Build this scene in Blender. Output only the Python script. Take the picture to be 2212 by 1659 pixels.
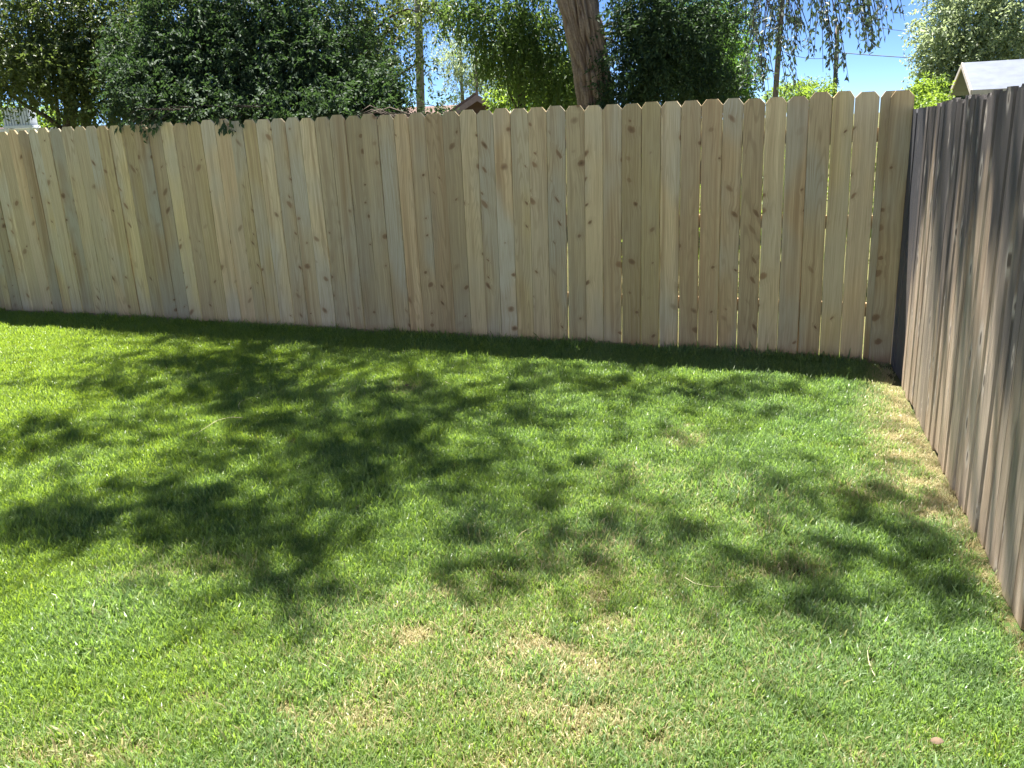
import bpy, math, random
import numpy as np
from mathutils import Vector, Matrix, noise as mnoise

random.seed(7)
RNG = np.random.default_rng(11)
for o in list(bpy.data.objects):
    bpy.data.objects.remove(o)
scene = bpy.context.scene
COL = scene.collection

# ------------------------------------------------------------------ camera
F_PX, PITCH, ROLL = 2563.77 / 1.38879, 0.291764, -0.0456796     # focal length in pixels of a 2212 px wide picture
CAM = np.array([0.0, 0.0, 1.6645])
FWD = np.array([0.0, math.cos(PITCH), -math.sin(PITCH)])
_up = np.array([0.0, math.sin(PITCH), math.cos(PITCH)])
RGT = np.array([1.0, 0, 0]) * math.cos(ROLL) + _up * math.sin(ROLL)
UPV = -np.array([1.0, 0, 0]) * math.sin(ROLL) + _up * math.cos(ROLL)
cam_data = bpy.data.cameras.new('camera')
cam = bpy.data.objects.new('camera', cam_data)
COL.objects.link(cam)
cam_data.sensor_width = 36.0
cam_data.lens = F_PX / 2212 * 36.0
cam_data.clip_start = 0.05
cam_data.clip_end = 2000
cam.matrix_world = Matrix(((RGT[0], UPV[0], -FWD[0], CAM[0]), (RGT[1], UPV[1], -FWD[1], CAM[1]),
                           (RGT[2], UPV[2], -FWD[2], CAM[2]), (0, 0, 0, 1)))
scene.camera = cam

# ------------------------------------------------------------------ light
SUN_EL = math.radians(70.5)
SUN_AZ = np.array([-0.214, 0.977]); SUN_AZ /= np.linalg.norm(SUN_AZ)
SUN = np.array([SUN_AZ[0] * math.cos(SUN_EL), SUN_AZ[1] * math.cos(SUN_EL), math.sin(SUN_EL)])
world = bpy.data.worlds.new('World'); scene.world = world
world.use_nodes = True
wn = world.node_tree; wn.nodes.clear()
sky = wn.nodes.new('ShaderNodeTexSky'); sky.sky_type = 'NISHITA'; sky.sun_disc = False
sky.sun_elevation = SUN_EL
sky.sun_rotation = math.atan2(SUN[0], SUN[1]) % (2 * math.pi)
sky.altitude = 900; sky.air_density = 0.40; sky.dust_density = 0.0; sky.ozone_density = 8.0
bg = wn.nodes.new('ShaderNodeBackground'); bg.inputs['Strength'].default_value = 0.054
wo = wn.nodes.new('ShaderNodeOutputWorld')
wn.links.new(sky.outputs[0], bg.inputs[0]); wn.links.new(bg.outputs[0], wo.inputs[0])
sun_l = bpy.data.lights.new('sun', 'SUN'); sun_l.energy = 5.0; sun_l.angle = math.radians(0.53)
sun_l.color = (1.0, 0.955, 0.88)
sun_o = bpy.data.objects.new('sun', sun_l); COL.objects.link(sun_o)
sun_o.rotation_euler = Vector(SUN).to_track_quat('Z', 'Y').to_euler()
sun_o.location = (0, 0, 30)
scene.view_settings.view_transform = 'Standard'
scene.view_settings.look = 'None'
scene.view_settings.gamma = 1.0
scene.view_settings.use_curve_mapping = False
scene.view_settings.exposure = 2.08

# ------------------------------------------------------------------ geometry of the place
YAW = -0.360566
UF = np.array([math.cos(YAW), math.sin(YAW)])        # along the new fence
NF = np.array([-math.sin(YAW), math.cos(YAW)])       # away from the lawn
OF = np.array([0.0, 6.72454])
SLOPE = -0.0125

def gz(x, y):
    s = (x - OF[0]) * UF[0] + (y - OF[1]) * UF[1]
    return SLOPE * min(max(s, -8.0), 4.0)

def ray(x, y):
    return (x - 1106) / F_PX * RGT - (y - 829.5) / F_PX * UPV + FWD

def at(x, y, Y):
    d = ray(x, y); return CAM + d * (Y / d[1])

def ground(x, y):
    d = ray(x, y); t = -CAM[2] / d[2]
    for _ in range(4):
        p = CAM + d * t
        t = (gz(p[0], p[1]) - CAM[2]) / d[2]
    return CAM + d * t

def fw(s, n, z=0.0):
    q = OF + UF * s + NF * n
    return np.array([q[0], q[1], z])

# ------------------------------------------------------------------ helpers
def tag(o, label=None, cat=None, group=None, kind=None):
    if label: o['label'] = label
    if cat: o['category'] = cat
    if group: o['group'] = group
    if kind: o['kind'] = kind
    return o

def mesh_obj(name, verts, faces, mat, parent=None, smooth=False, attrs=None):
    me = bpy.data.meshes.new(name)
    me.from_pydata([tuple(v) for v in verts], [], [tuple(f) for f in faces])
    me.update()
    if smooth:
        me.polygons.foreach_set('use_smooth', [True] * len(me.polygons))
    me.materials.append(mat)
    if attrs:
        for k, v in attrs.items():
            a = me.attributes.new(k, 'FLOAT', 'POINT'); a.data.foreach_set('value', np.asarray(v, dtype=np.float32))
    o = bpy.data.objects.new(name, me); COL.objects.link(o)
    if parent: o.parent = parent
    return o

def tri_obj(name, V, T, mat, parent=None, rnd=None):
    """fast path: V (n,3), T (m,3)"""
    me = bpy.data.meshes.new(name)
    n, m = len(V), len(T)
    me.vertices.add(n); me.vertices.foreach_set('co', np.asarray(V, dtype=np.float32).ravel())
    me.loops.add(m * 3); me.loops.foreach_set('vertex_index', np.asarray(T, dtype=np.int32).ravel())
    me.polygons.add(m)
    me.polygons.foreach_set('loop_start', np.arange(0, 3 * m, 3, dtype=np.int32))
    if rnd is not None:
        a = me.attributes.new('rnd', 'FLOAT', 'POINT'); a.data.foreach_set('value', np.asarray(rnd, dtype=np.float32))
    me.update(calc_edges=True); me.validate()
    me.materials.append(mat)
    o = bpy.data.objects.new(name, me); COL.objects.link(o)
    if parent: o.parent = parent
    return o

def empty(name, loc, rz=0.0):
    o = bpy.data.objects.new(name, None); COL.objects.link(o)
    o.location = tuple(loc); o.rotation_euler = (0, 0, rz)
    return o

def box_vf(x0, x1, y0, y1, z0, z1):
    v = [(x0, y0, z0), (x1, y0, z0), (x1, y1, z0), (x0, y1, z0), (x0, y0, z1), (x1, y0, z1), (x1, y1, z1), (x0, y1, z1)]
    f = [(0, 3, 2, 1), (4, 5, 6, 7), (0, 1, 5, 4), (1, 2, 6, 5), (2, 3, 7, 6), (3, 0, 4, 7)]
    return v, f

def box(name, b, mat, parent=None):
    return mesh_obj(name, *box_vf(*b), mat, parent)

def slab(name, quad, thick, mat, parent=None):
    """quad of 4 points (counter-clockwise from outside) given thickness along the inward normal"""
    q = [np.array(p, float) for p in quad]
    nrm = np.cross(q[1] - q[0], q[3] - q[0]); nrm /= np.linalg.norm(nrm)
    v = q + [p - nrm * thick for p in q]
    f = [(0, 1, 2, 3), (7, 6, 5, 4), (0, 4, 5, 1), (1, 5, 6, 2), (2, 6, 7, 3), (3, 7, 4, 0)]
    return mesh_obj(name, v, f, mat, parent)

def tube_vf(pts, rad, sides=8, cap=True):
    pts = [np.array(p, float) for p in pts]
    V, Fc = [], []
    n = len(pts)
    ref = np.array([0.31, 0.17, 0.0])
    for i, p in enumerate(pts):
        t = pts[min(i + 1, n - 1)] - pts[max(i - 1, 0)]; t = t / (np.linalg.norm(t) + 1e-9)
        a = np.cross(t, ref if abs(t[2]) > 0.5 else np.array([0, 0, 1.0])); a /= np.linalg.norm(a) + 1e-9
        b = np.cross(t, a)
        for k in range(sides):
            an = 2 * math.pi * k / sides
            V.append(p + (a * math.cos(an) + b * math.sin(an)) * rad[i])
    for i in range(n - 1):
        for k in range(sides):
            k2 = (k + 1) % sides
            Fc.append((i * sides + k, i * sides + k2, (i + 1) * sides + k2, (i + 1) * sides + k))
    if cap:
        Fc.append(tuple(range(sides - 1, -1, -1)))
        Fc.append(tuple(range((n - 1) * sides, n * sides)))
    return V, Fc

def tube(name, pts, rad, mat, parent=None, sides=8):
    if not hasattr(rad, '__len__'): rad = [rad] * len(pts)
    return mesh_obj(name, *tube_vf(pts, rad, sides), mat, parent, smooth=True)

def arc(a, b, sag=0.0, n=8, jit=0.0, rng=random):
    a, b = np.array(a, float), np.array(b, float)
    out = []
    for i in range(n + 1):
        t = i / n
        p = a + (b - a) * t; p[2] += sag * 4 * t * (1 - t)
        if 0 < i < n and jit: p += np.array([rng.uniform(-jit, jit) for _ in range(3)])
        out.append(p)
    return out

# ------------------------------------------------------------------ materials
class NT:
    def __init__(self, name):
        self.m = bpy.data.materials.new(name); self.m.use_nodes = True
        self.t = self.m.node_tree; self.t.nodes.clear()
        self.out = self.n('ShaderNodeOutputMaterial')
    def n(self, typ, **kw):
        nd = self.t.nodes.new(typ)
        for k, v in kw.items(): setattr(nd, k, v)
        return nd
    def l(self, a, b): self.t.links.new(a, b)
    def put(self, sock, v):
        if isinstance(v, bpy.types.NodeSocket): self.l(v, sock)
        elif v is not None: sock.default_value = v
    def math(self, op, a, b=None, c=None, clamp=False):
        nd = self.n('ShaderNodeMath', operation=op); nd.use_clamp = clamp
        for i, v in enumerate((a, b, c)):
            if v is not None: self.put(nd.inputs[i], v)
        return nd.outputs[0]
    def mix(self, f, a, b, mode='MIX'):
        nd = self.n('ShaderNodeMix', data_type='RGBA', blend_type=mode)
        self.put(nd.inputs[0], f)
        for s, v in ((nd.inputs[6], a), (nd.inputs[7], b)):
            if isinstance(v, tuple) and len(v) == 3: v = (*v, 1)
            self.put(s, v)
        return nd.outputs[2]
    def ramp(self, f, stops, interp='LINEAR'):
        nd = self.n('ShaderNodeValToRGB'); cr = nd.color_ramp; cr.interpolation = interp
        while len(cr.elements) < len(stops): cr.elements.new(0.5)
        for e, (p, c) in zip(cr.elements, stops):
            e.position = p; e.color = (*c, 1) if len(c) == 3 else c
        self.put(nd.inputs[0], f); return nd.outputs[0]
    def noise(self, vec, scale=5, detail=3, rough=0.5, dist=0.0):
        nd = self.n('ShaderNodeTexNoise')
        if vec is not None: self.l(vec, nd.inputs['Vector'])
        nd.inputs['Scale'].default_value = scale; nd.inputs['Detail'].default_value = detail
        nd.inputs['Roughness'].default_value = rough; nd.inputs['Distortion'].default_value = dist
        return nd.outputs[0]
    def smooth(self, v, a, b, lo=0.0, hi=1.0):
        nd = self.n('ShaderNodeMapRange', interpolation_type='SMOOTHSTEP')
        self.put(nd.inputs[0], v)
        for i, q in enumerate((a, b, lo, hi)): self.put(nd.inputs[i + 1], q)
        return nd.outputs[0]
    def sep(self, v):
        nd = self.n('ShaderNodeSeparateXYZ'); self.l(v, nd.inputs[0]); return nd.outputs
    def comb(self, x, y, z):
        nd = self.n('ShaderNodeCombineXYZ')
        for i, v in enumerate((x, y, z)): self.put(nd.inputs[i], v)
        return nd.outputs[0]
    def bump(self, h, strength=0.3, dist=0.002):
        nd = self.n('ShaderNodeBump'); nd.inputs['Strength'].default_value = strength
        nd.inputs['Distance'].default_value = dist; self.l(h, nd.inputs['Height']); return nd.outputs[0]
    def principled(self, color, rough=0.8, spec=0.3, normal=None):
        nd = self.n('ShaderNodeBsdfPrincipled')
        self.put(nd.inputs['Base Color'], (*color, 1) if isinstance(color, tuple) else color)
        self.put(nd.inputs['Roughness'], rough); nd.inputs['Specular IOR Level'].default_value = spec
        if normal is not None: self.l(normal, nd.inputs['Normal'])
        return nd.outputs[0]
    def done(self, sh): self.l(sh, self.out.inputs[0]); return self.m

def plain(name, color, rough=0.7, spec=0.3, var=0.15, scale=8, stretch=(1, 1, 1), bump=0.2):
    k = NT(name)
    tc = k.n('ShaderNodeTexCoord').outputs['Object']
    mp = k.n('ShaderNodeMapping'); k.l(tc, mp.inputs[0]); mp.inputs['Scale'].default_value = stretch
    nz = k.noise(mp.outputs[0], scale, 5, 0.6)
    lo = tuple(max(0, c * (1 - var * 2)) for c in color); hi = tuple(min(1, c * (1 + var)) for c in color)
    c = k.ramp(nz, [(0.3, lo), (0.7, hi)])
    return k.done(k.principled(c, rough, spec, k.bump(nz, bump, 0.01)))

def wood_new():
    k = NT('new_cedar')
    tc = k.n('ShaderNodeTexCoord').outputs['Object']
    oi = k.n('ShaderNodeObjectInfo').outputs['Random']
    wh = k.n('ShaderNodeTexWhiteNoise', noise_dimensions='1D'); k.l(oi, wh.inputs['W'])
    r3 = k.sep(wh.outputs['Color'])
    x, y, z = k.sep(tc)
    xo = k.math('ADD', x, k.math('MULTIPLY', oi, 37.0))
    zo = k.math('ADD', z, k.math('MULTIPLY', oi, 91.0))
    # knots
    tilt = k.math('MULTIPLY', k.math('SUBTRACT', r3[0], 0.4), 2.0)
    zk = k.math('ADD', zo, k.math('MULTIPLY', x, tilt))
    kv = k.comb(k.math('MULTIPLY', xo, 5.6), k.math('MULTIPLY', zk, 6.4), 0.0)
    vo = k.n('ShaderNodeTexVoronoi', feature='F1', voronoi_dimensions='2D'); k.l(kv, vo.inputs['Vector']); vo.inputs['Scale'].default_value = 1.0
    vo.inputs['Randomness'].default_value = 0.9
    vc = k.sep(vo.outputs['Color'])
    keep = k.smooth(vc[0], 0.38, 0.75)
    size = k.math('MULTIPLY_ADD', k.math('POWER', vc[1], 1.6), 0.15, 0.05)
    dn = k.math('DIVIDE', k.math('ADD', vo.outputs['Distance'], k.math('MULTIPLY', k.math('SUBTRACT', k.noise(kv, 7, 3), 0.5), 0.11)), size)
    knot = k.math('MULTIPLY', k.smooth(dn, 1.05, 0.55), keep)
    core = k.math('MULTIPLY', k.smooth(dn, 0.7, 0.1), keep)
    halo = k.math('MULTIPLY', k.smooth(dn, 3.2, 0.8), keep)
    # grain
    warp = k.math('ADD', k.math('MULTIPLY', halo, 0.010), k.math('MULTIPLY', k.noise(k.comb(k.math('MULTIPLY', xo, 5), 0.0, k.math('MULTIPLY', zo, 1.1)), 1, 2), 0.05))
    xw = k.math('ADD', xo, warp)
    fine = k.noise(k.comb(k.math('MULTIPLY', xw, 330), 0.0, k.math('MULTIPLY', zo, 3.2)), 1, 4, 0.6)
    wide = k.noise(k.comb(k.math('MULTIPLY', xw, 60), 0.0, k.math('MULTIPLY', zo, 0.7)), 1, 3, 0.55)
    cont = k.noise(k.comb(k.math('MULTIPLY', xw, 9), 0.0, k.math('MULTIPLY', zo, 0.55)), 1, 1.5, 0.4)
    rings = k.math('MULTIPLY_ADD', k.math('SINE', k.math('MULTIPLY', cont, 120.0)), 0.5, 0.5)
    tone = k.ramp(r3[1], [(0.0, (0.46, 0.345, 0.185)), (0.14, (0.66, 0.525, 0.285)), (0.3, (0.62, 0.475, 0.305)), (0.45, (0.50, 0.415, 0.275)), (0.6, (0.60, 0.41, 0.25)),
                          (0.75, (0.74, 0.595, 0.385)), (0.9, (0.54, 0.45, 0.315)), (1.0, (0.45, 0.335, 0.215))])
    tone2 = k.mix(k.smooth(wide, 0.35, 0.68), tone, k.mix(0.6, tone, (0.78, 0.635, 0.41)))
    band = k.noise(k.comb(k.math('MULTIPLY', xw, 20), 0.0, k.math('MULTIPLY', zo, 0.22)), 1, 2, 0.5)
    tone2 = k.mix(k.math('MULTIPLY', k.smooth(band, 0.48, 0.66), k.math('MULTIPLY_ADD', r3[2], 0.75, 0.15)), tone2, (0.40, 0.27, 0.155))
    # silver weathering in patches that differ from board to board
    wz = k.noise(k.comb(k.math('MULTIPLY', xo, 2.2), 0.0, k.math('MULTIPLY', zo, 1.0)), 1, 2, 0.5)
    wmask = k.math('MULTIPLY', k.smooth(wz, 0.42, 0.62), k.math('MULTIPLY_ADD', r3[2], 0.85, 0.15))
    col = k.mix(wmask, tone2, (0.56, 0.515, 0.43))
    col = k.mix(k.math('MULTIPLY', k.smooth(fine, 0.42, 0.7), 0.6), col, (0.34, 0.235, 0.14))
    col = k.mix(k.math('MULTIPLY', k.smooth(rings, 0.62, 0.98), k.math('MULTIPLY_ADD', r3[0], 0.3, 0.06)), col, (0.32, 0.22, 0.13))
    col = k.mix(k.math('MULTIPLY', halo, 0.22), col, (0.36, 0.25, 0.15))
    col = k.mix(k.math('MULTIPLY', knot, 0.75), col, (0.28, 0.16, 0.09))
    col = k.mix(k.math('MULTIPLY', core, k.math('MULTIPLY', vc[2], 0.7)), col, (0.10, 0.062, 0.04))
    wv = k.n('ShaderNodeTexWhiteNoise', noise_dimensions='1D'); k.l(k.math('ADD', oi, 5.7), wv.inputs['W'])
    val = k.math('MULTIPLY_ADD', wv.outputs['Value'], 0.40, 0.70)
    col = k.mix(1.0, col, k.comb(k.math('MULTIPLY', val, 0.97), val, k.math('MULTIPLY', val, 0.93)), 'MULTIPLY')
    # mud splash along the very foot
    dirt = k.smooth(k.math('ADD', z, k.math('MULTIPLY', k.noise(k.comb(k.math('MULTIPLY', xo, 60), 0.0, k.math('MULTIPLY', zo, 14)), 1, 3), 0.12)), 0.17, 0.06)
    col = k.mix(k.math('MULTIPLY', dirt, 0.5), col, (0.27, 0.15, 0.09))
    h = k.math('ADD', k.math('MULTIPLY', fine, 0.6), k.math('MULTIPLY', knot, -0.5))
    return k.done(k.principled(col, 0.78, 0.22, k.bump(h, 0.35, 0.002)))

def wood_old(name='weathered_wood', shade_amt=0.0):
    k = NT(name)
    tc = k.n('ShaderNodeTexCoord').outputs['Object']
    oi = k.n('ShaderNodeObjectInfo').outputs['Random']
    wh = k.n('ShaderNodeTexWhiteNoise', noise_dimensions='1D'); k.l(oi, wh.inputs['W'])
    r3 = k.sep(wh.outputs['Color'])
    x, y, z = k.sep(tc)
    xo = k.math('ADD', x, k.math('MULTIPLY', oi, 53.0)); zo = k.math('ADD', z, k.math('MULTIPLY', oi, 71.0))
    kv = k.comb(k.math('MULTIPLY', xo, 8), k.math('MULTIPLY', zo, 2.7), 0.0)
    vo = k.n('ShaderNodeTexVoronoi', feature='F1', voronoi_dimensions='2D'); k.l(kv, vo.inputs['Vector']); vo.inputs['Scale'].default_value = 1.0
    vc = k.sep(vo.outputs['Color']); keep = k.math('GREATER_THAN', vc[0], 0.5)
    dn = k.math('DIVIDE', vo.outputs['Distance'], k.math('MULTIPLY_ADD', vc[1], 0.06, 0.05))
    knot = k.math('MULTIPLY', k.smooth(dn, 1.0, 0.5), keep); halo = k.math('MULTIPLY', k.smooth(dn, 2.6, 1.0), keep)
    warp = k.math('ADD', k.math('MULTIPLY', halo, 0.012), k.math('MULTIPLY', k.noise(k.comb(k.math('MULTIPLY', xo, 6), 0.0, k.math('MULTIPLY', zo, 1.4)), 1, 2), 0.06))
    xw = k.math('ADD', xo, warp)
    fine = k.noise(k.comb(k.math('MULTIPLY', xw, 260), 0.0, k.math('MULTIPLY', zo, 2.6)), 1, 5, 0.65)
    mid = k.noise(k.comb(k.math('MULTIPLY', xw, 13), 0.0, k.math('MULTIPLY', zo, 0.9)), 1, 4, 0.6)
    big = k.noise(k.comb(k.math('MULTIPLY', xo, 9), 0.0, k.math('MULTIPLY', zo, 0.9)), 1, 3, 0.55)
    tone = k.ramp(r3[1], [(0.0, (0.29, 0.21, 0.148)), (0.35, (0.45, 0.33, 0.232)), (0.7, (0.34, 0.275, 0.222)), (1.0, (0.52, 0.385, 0.265))])
    col = k.mix(k.smooth(mid, 0.36, 0.7), tone, (0.62, 0.49, 0.365))
    col = k.mix(k.math('MULTIPLY', k.smooth(fine, 0.5, 0.72), 0.42), col, (0.10, 0.074, 0.056))
    # blue-black patches, heavier toward the board tops
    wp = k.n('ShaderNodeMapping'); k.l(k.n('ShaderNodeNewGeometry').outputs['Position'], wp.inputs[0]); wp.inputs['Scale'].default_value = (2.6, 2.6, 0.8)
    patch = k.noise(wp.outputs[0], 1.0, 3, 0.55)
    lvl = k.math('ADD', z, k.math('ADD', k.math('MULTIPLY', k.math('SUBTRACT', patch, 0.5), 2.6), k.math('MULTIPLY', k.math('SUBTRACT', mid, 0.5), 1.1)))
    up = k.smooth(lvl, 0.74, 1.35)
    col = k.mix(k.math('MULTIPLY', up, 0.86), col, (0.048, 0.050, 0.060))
    col = k.mix(k.math('MULTIPLY', k.smooth(big, 0.52, 0.7), 0.35), col, (0.11, 0.085, 0.068))
    crack = k.noise(k.comb(k.math('MULTIPLY', xw, 42), 0.0, k.math('MULTIPLY', zo, 0.9)), 1, 2, 0.5)
    ck = k.smooth(k.math('ABSOLUTE', k.math('SUBTRACT', crack, 0.5)), 0.02, 0.004)
    col = k.mix(k.math('MULTIPLY', ck, 0.3), col, (0.04, 0.032, 0.026))
    col = k.mix(k.math('MULTIPLY', halo, 0.6), col, (0.58, 0.51, 0.44))
    col = k.mix(k.math('MULTIPLY', knot, 0.85), col, (0.07, 0.05, 0.04))
    if shade_amt: col = k.mix(shade_amt, col, (0.050, 0.053, 0.066))  # shade of the trees and new fence mixed into the wood colour
    h = k.math('ADD', fine, k.math('MULTIPLY', mid, 0.6))
    return k.done(k.principled(col, 0.7, 0.35, k.bump(h, 0.7, 0.004)))

def leaf_mat(name, dark, light, trans, rough=0.45, tfac=0.42, spec=0.4):
    k = NT(name)
    a = k.n('ShaderNodeAttribute'); a.attribute_name = 'rnd'
    r = a.outputs['Fac']
    c = k.mix(r, dark, light)
    nz = k.noise(k.n('ShaderNodeNewGeometry').outputs['Position'], 1.3, 2)
    c = k.mix(k.smooth(nz, 0.35, 0.7, 0, 0.5), c, light)
    p = k.principled(c, rough, spec)
    tr = k.n('ShaderNodeBsdfTranslucent'); k.put(tr.inputs[0], k.mix(r, tuple(q * 0.75 for q in trans), trans))
    ms = k.n('ShaderNodeMixShader'); ms.inputs[0].default_value = tfac
    k.l(p, ms.inputs[1]); k.l(tr.outputs[0], ms.inputs[2])
    return k.done(ms.outputs[0])

def bark_mat(name, lo, hi, vscale=9.0):
    k = NT(name)
    g = k.n('ShaderNodeTexCoord').outputs['Object']
    mp = k.n('ShaderNodeMapping'); k.l(g, mp.inputs[0]); mp.inputs['Scale'].default_value = (1, 1, 0.22)
    nz = k.noise(mp.outputs[0], vscale, 6, 0.65, 0.4)
    c = k.ramp(nz, [(0.34, lo), (0.66, hi)])
    return k.done(k.principled(c, 0.9, 0.15, k.bump(nz, 0.8, 0.03)))

def bark_ridge_mat():
    k = NT('ridged_bark')
    a = k.n('ShaderNodeAttribute'); a.attribute_name = 'rnd'
    g = k.n('ShaderNodeTexCoord').outputs['Object']
    nz = k.noise(g, 40, 5, 0.65)
    c = k.ramp(a.outputs['Fac'], [(0.1, (0.10, 0.07, 0.05)), (0.55, (0.22, 0.165, 0.125)), (0.95, (0.34, 0.275, 0.215))])
    c = k.mix(k.smooth(nz, 0.4, 0.7, 0, 0.5), c, (0.13, 0.10, 0.08))
    return k.done(k.principled(c, 0.9, 0.15, k.bump(nz, 0.6, 0.01)))

def grass_mat():
    k = NT('grass_blades')
    dry = k.n('ShaderNodeAttribute', attribute_type='INSTANCER'); dry.attribute_name = 'dry'
    tin = k.n('ShaderNodeAttribute', attribute_type='INSTANCER'); tin.attribute_name = 'tint'
    rb = k.n('ShaderNodeAttribute'); rb.attribute_name = 'rnd'
    tt = k.n('ShaderNodeAttribute'); tt.attribute_name = 'tip'
    r, t, d, s = rb.outputs['Fac'], tt.outputs['Fac'], dry.outputs['Fac'], tin.outputs['Fac']
    g1 = k.mix(r, (0.095, 0.155, 0.03), (0.22, 0.315, 0.075))
    g2 = k.mix(r, (0.085, 0.15, 0.065), (0.22, 0.315, 0.15))
    g = k.mix(s, g1, g2)
    straw = k.mix(r, (0.50, 0.43, 0.24), (0.70, 0.62, 0.40))
    md = k.smooth(k.math('SUBTRACT', d, k.math('MULTIPLY', r, 0.8)), -0.06, 0.34)
    base = k.mix(md, g, straw)
    base = k.mix(k.smooth(t, 0.45, 0.0, 0.0, 0.45), base, (0.26, 0.25, 0.10))
    tg = k.mix(s, k.mix(r, (0.29, 0.45, 0.025), (0.52, 0.69, 0.06)), k.mix(r, (0.20, 0.39, 0.07), (0.38, 0.59, 0.14)))
    tr_c = k.mix(md, tg, k.mix(0.4, straw, (0.5, 0.42, 0.18)))
    p = k.principled(base, 0.38, 0.5)
    tr = k.n('ShaderNodeBsdfTranslucent'); k.l(tr_c, tr.inputs[0])
    ms = k.n('ShaderNodeMixShader'); ms.inputs[0].default_value = 0.42
    k.l(p, ms.inputs[1]); k.l(tr.outputs[0], ms.inputs[2])
    return k.done(ms.outputs[0])

def ground_mat():
    k = NT('lawn_soil')
    pos = k.n('ShaderNodeNewGeometry').outputs['Position']
    n1 = k.noise(pos, 60, 5, 0.7); n2 = k.noise(pos, 0.6, 3, 0.5); n3 = k.noise(pos, 9, 4, 0.6)
    n4 = k.noise(pos, 260, 4, 0.7)
    c = k.ramp(n4, [(0.36, (0.025, 0.022, 0.012)), (0.5, (0.11, 0.10, 0.04)), (0.62, (0.30, 0.25, 0.12))])
    c = k.mix(k.math('MULTIPLY', k.smooth(n1, 0.4, 0.6), k.smooth(n3, 0.35, 0.6)), c, (0.06, 0.11, 0.025))
    c = k.mix(k.smooth(n2, 0.5, 0.7, 0, 0.35), c, (0.20, 0.165, 0.09))
    return k.done(k.principled(c, 0.95, 0.1, k.bump(n1, 0.8, 0.02)))

M = {
    'new': wood_new(), 'old': wood_old(), 'old_shaded': wood_old('shaded_old_wood', 0.8), 'ground': ground_mat(), 'grass': grass_mat(),
    'rail': plain('rail_wood', (0.40, 0.29, 0.17), 0.8, 0.2, 0.15, 12, (1, 1, 0.2)),
    'bark_ridge': bark_ridge_mat(),
    'bark_big': bark_mat('furrowed_bark', (0.05, 0.038, 0.03), (0.24, 0.185, 0.145), 14),
    'bark_dark': bark_mat('dark_bark', (0.03, 0.025, 0.02), (0.11, 0.09, 0.07), 12),
    'bark_grey': bark_mat('grey_bark', (0.10, 0.095, 0.08), (0.26, 0.24, 0.20), 10),
    'pole': plain('pole_wood', (0.21, 0.165, 0.135), 0.85, 0.15, 0.2, 6, (1, 1, 0.1)),
    'pole_grey': plain('grey_pole_wood', (0.26, 0.25, 0.21), 0.85, 0.15, 0.2, 9, (1, 1, 0.15)),
    'wire': plain('wire_jacket', (0.05, 0.05, 0.055), 0.6, 0.3, 0.05),
    'cable': plain('pale_cable', (0.55, 0.55, 0.5), 0.5, 0.3, 0.05),
    'white_roof': plain('white_roof_coating', (0.72, 0.72, 0.72), 0.55, 0.3, 0.05, 3, (1, 1, 1), 0.05),
    'cream': plain('cream_siding', (0.55, 0.52, 0.45), 0.7, 0.25, 0.06, 3),
    'cooler': plain('cooler_sheet_metal', (0.62, 0.66, 0.68), 0.4, 0.4, 0.06, 5, (1, 1, 1), 0.03),
    'cooler_dark': plain('cooler_pad', (0.46, 0.50, 0.53), 0.9, 0.1, 0.2, 40),
    'red_wall': plain('red_brown_siding', (0.12, 0.075, 0.07), 0.8, 0.2, 0.12, 5),
    'pink_roof': plain('faded_red_shingles', (0.16, 0.11, 0.095), 0.9, 0.15, 0.15, 14),
    'trim': plain('mauve_trim', (0.26, 0.19, 0.19), 0.7, 0.25, 0.08, 6),
    'shed_wall': plain('shed_plank', (0.20, 0.165, 0.14), 0.85, 0.15, 0.3, 16, (1, 1, 0.08), 0.5),
    'shed_roof': plain('bleached_roll_roofing', (0.118, 0.138, 0.185), 0.55, 0.3, 0.1, 5, (1, 1, 1), 0.3),
    'shed_trim': plain('pale_trim_board', (0.55, 0.50, 0.46), 0.7, 0.3, 0.1, 8),
    'straw': plain('dry_stem', (0.62, 0.55, 0.36), 0.6, 0.3, 0.1, 30),
    'bounce_siding': plain('reflector_siding', (0.80, 0.78, 0.73), 0.6, 0.3, 0.03, 4), 'bounce_concrete': plain('reflector_concrete', (0.50, 0.48, 0.44), 0.9, 0.2, 0.1, 6), 'bounce_glass': plain('reflector_glass', (0.05, 0.06, 0.07), 0.08, 0.5, 0.02),
    'dryleaf': plain('dry_leaf', (0.15, 0.105, 0.07), 0.8, 0.2, 0.2, 30),
    'lf_dark': leaf_mat('leaf_elm_dark', (0.030, 0.055, 0.034), (0.055, 0.090, 0.046), (0.085, 0.16, 0.04), 0.6, 0.28, 0.14),
    'lf_olive': leaf_mat('leaf_olive', (0.035, 0.058, 0.022), (0.085, 0.12, 0.04), (0.17, 0.24, 0.05), 0.45, 0.38),
    'lf_bright': leaf_mat('leaf_bright', (0.06, 0.12, 0.02), (0.15, 0.24, 0.04), (0.36, 0.52, 0.06), 0.45, 0.46),
    'lf_sun': leaf_mat('leaf_sunlit', (0.04, 0.08, 0.025), (0.09, 0.145, 0.042), (0.19, 0.31, 0.055), 0.45, 0.42),
    'lf_mid': leaf_mat('leaf_mid', (0.032, 0.08, 0.024), (0.085, 0.16, 0.04), (0.17, 0.34, 0.04), 0.42, 0.4),
    'lf_pale': leaf_mat('leaf_pale', (0.20, 0.26, 0.15), (0.36, 0.42, 0.27), (0.46, 0.56, 0.26), 0.45, 0.45),
    'lf_blue': leaf_mat('leaf_backlit_blue', (0.055, 0.075, 0.075), (0.11, 0.14, 0.12), (0.10, 0.17, 0.06), 0.5, 0.25, 0.3),
}

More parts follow.
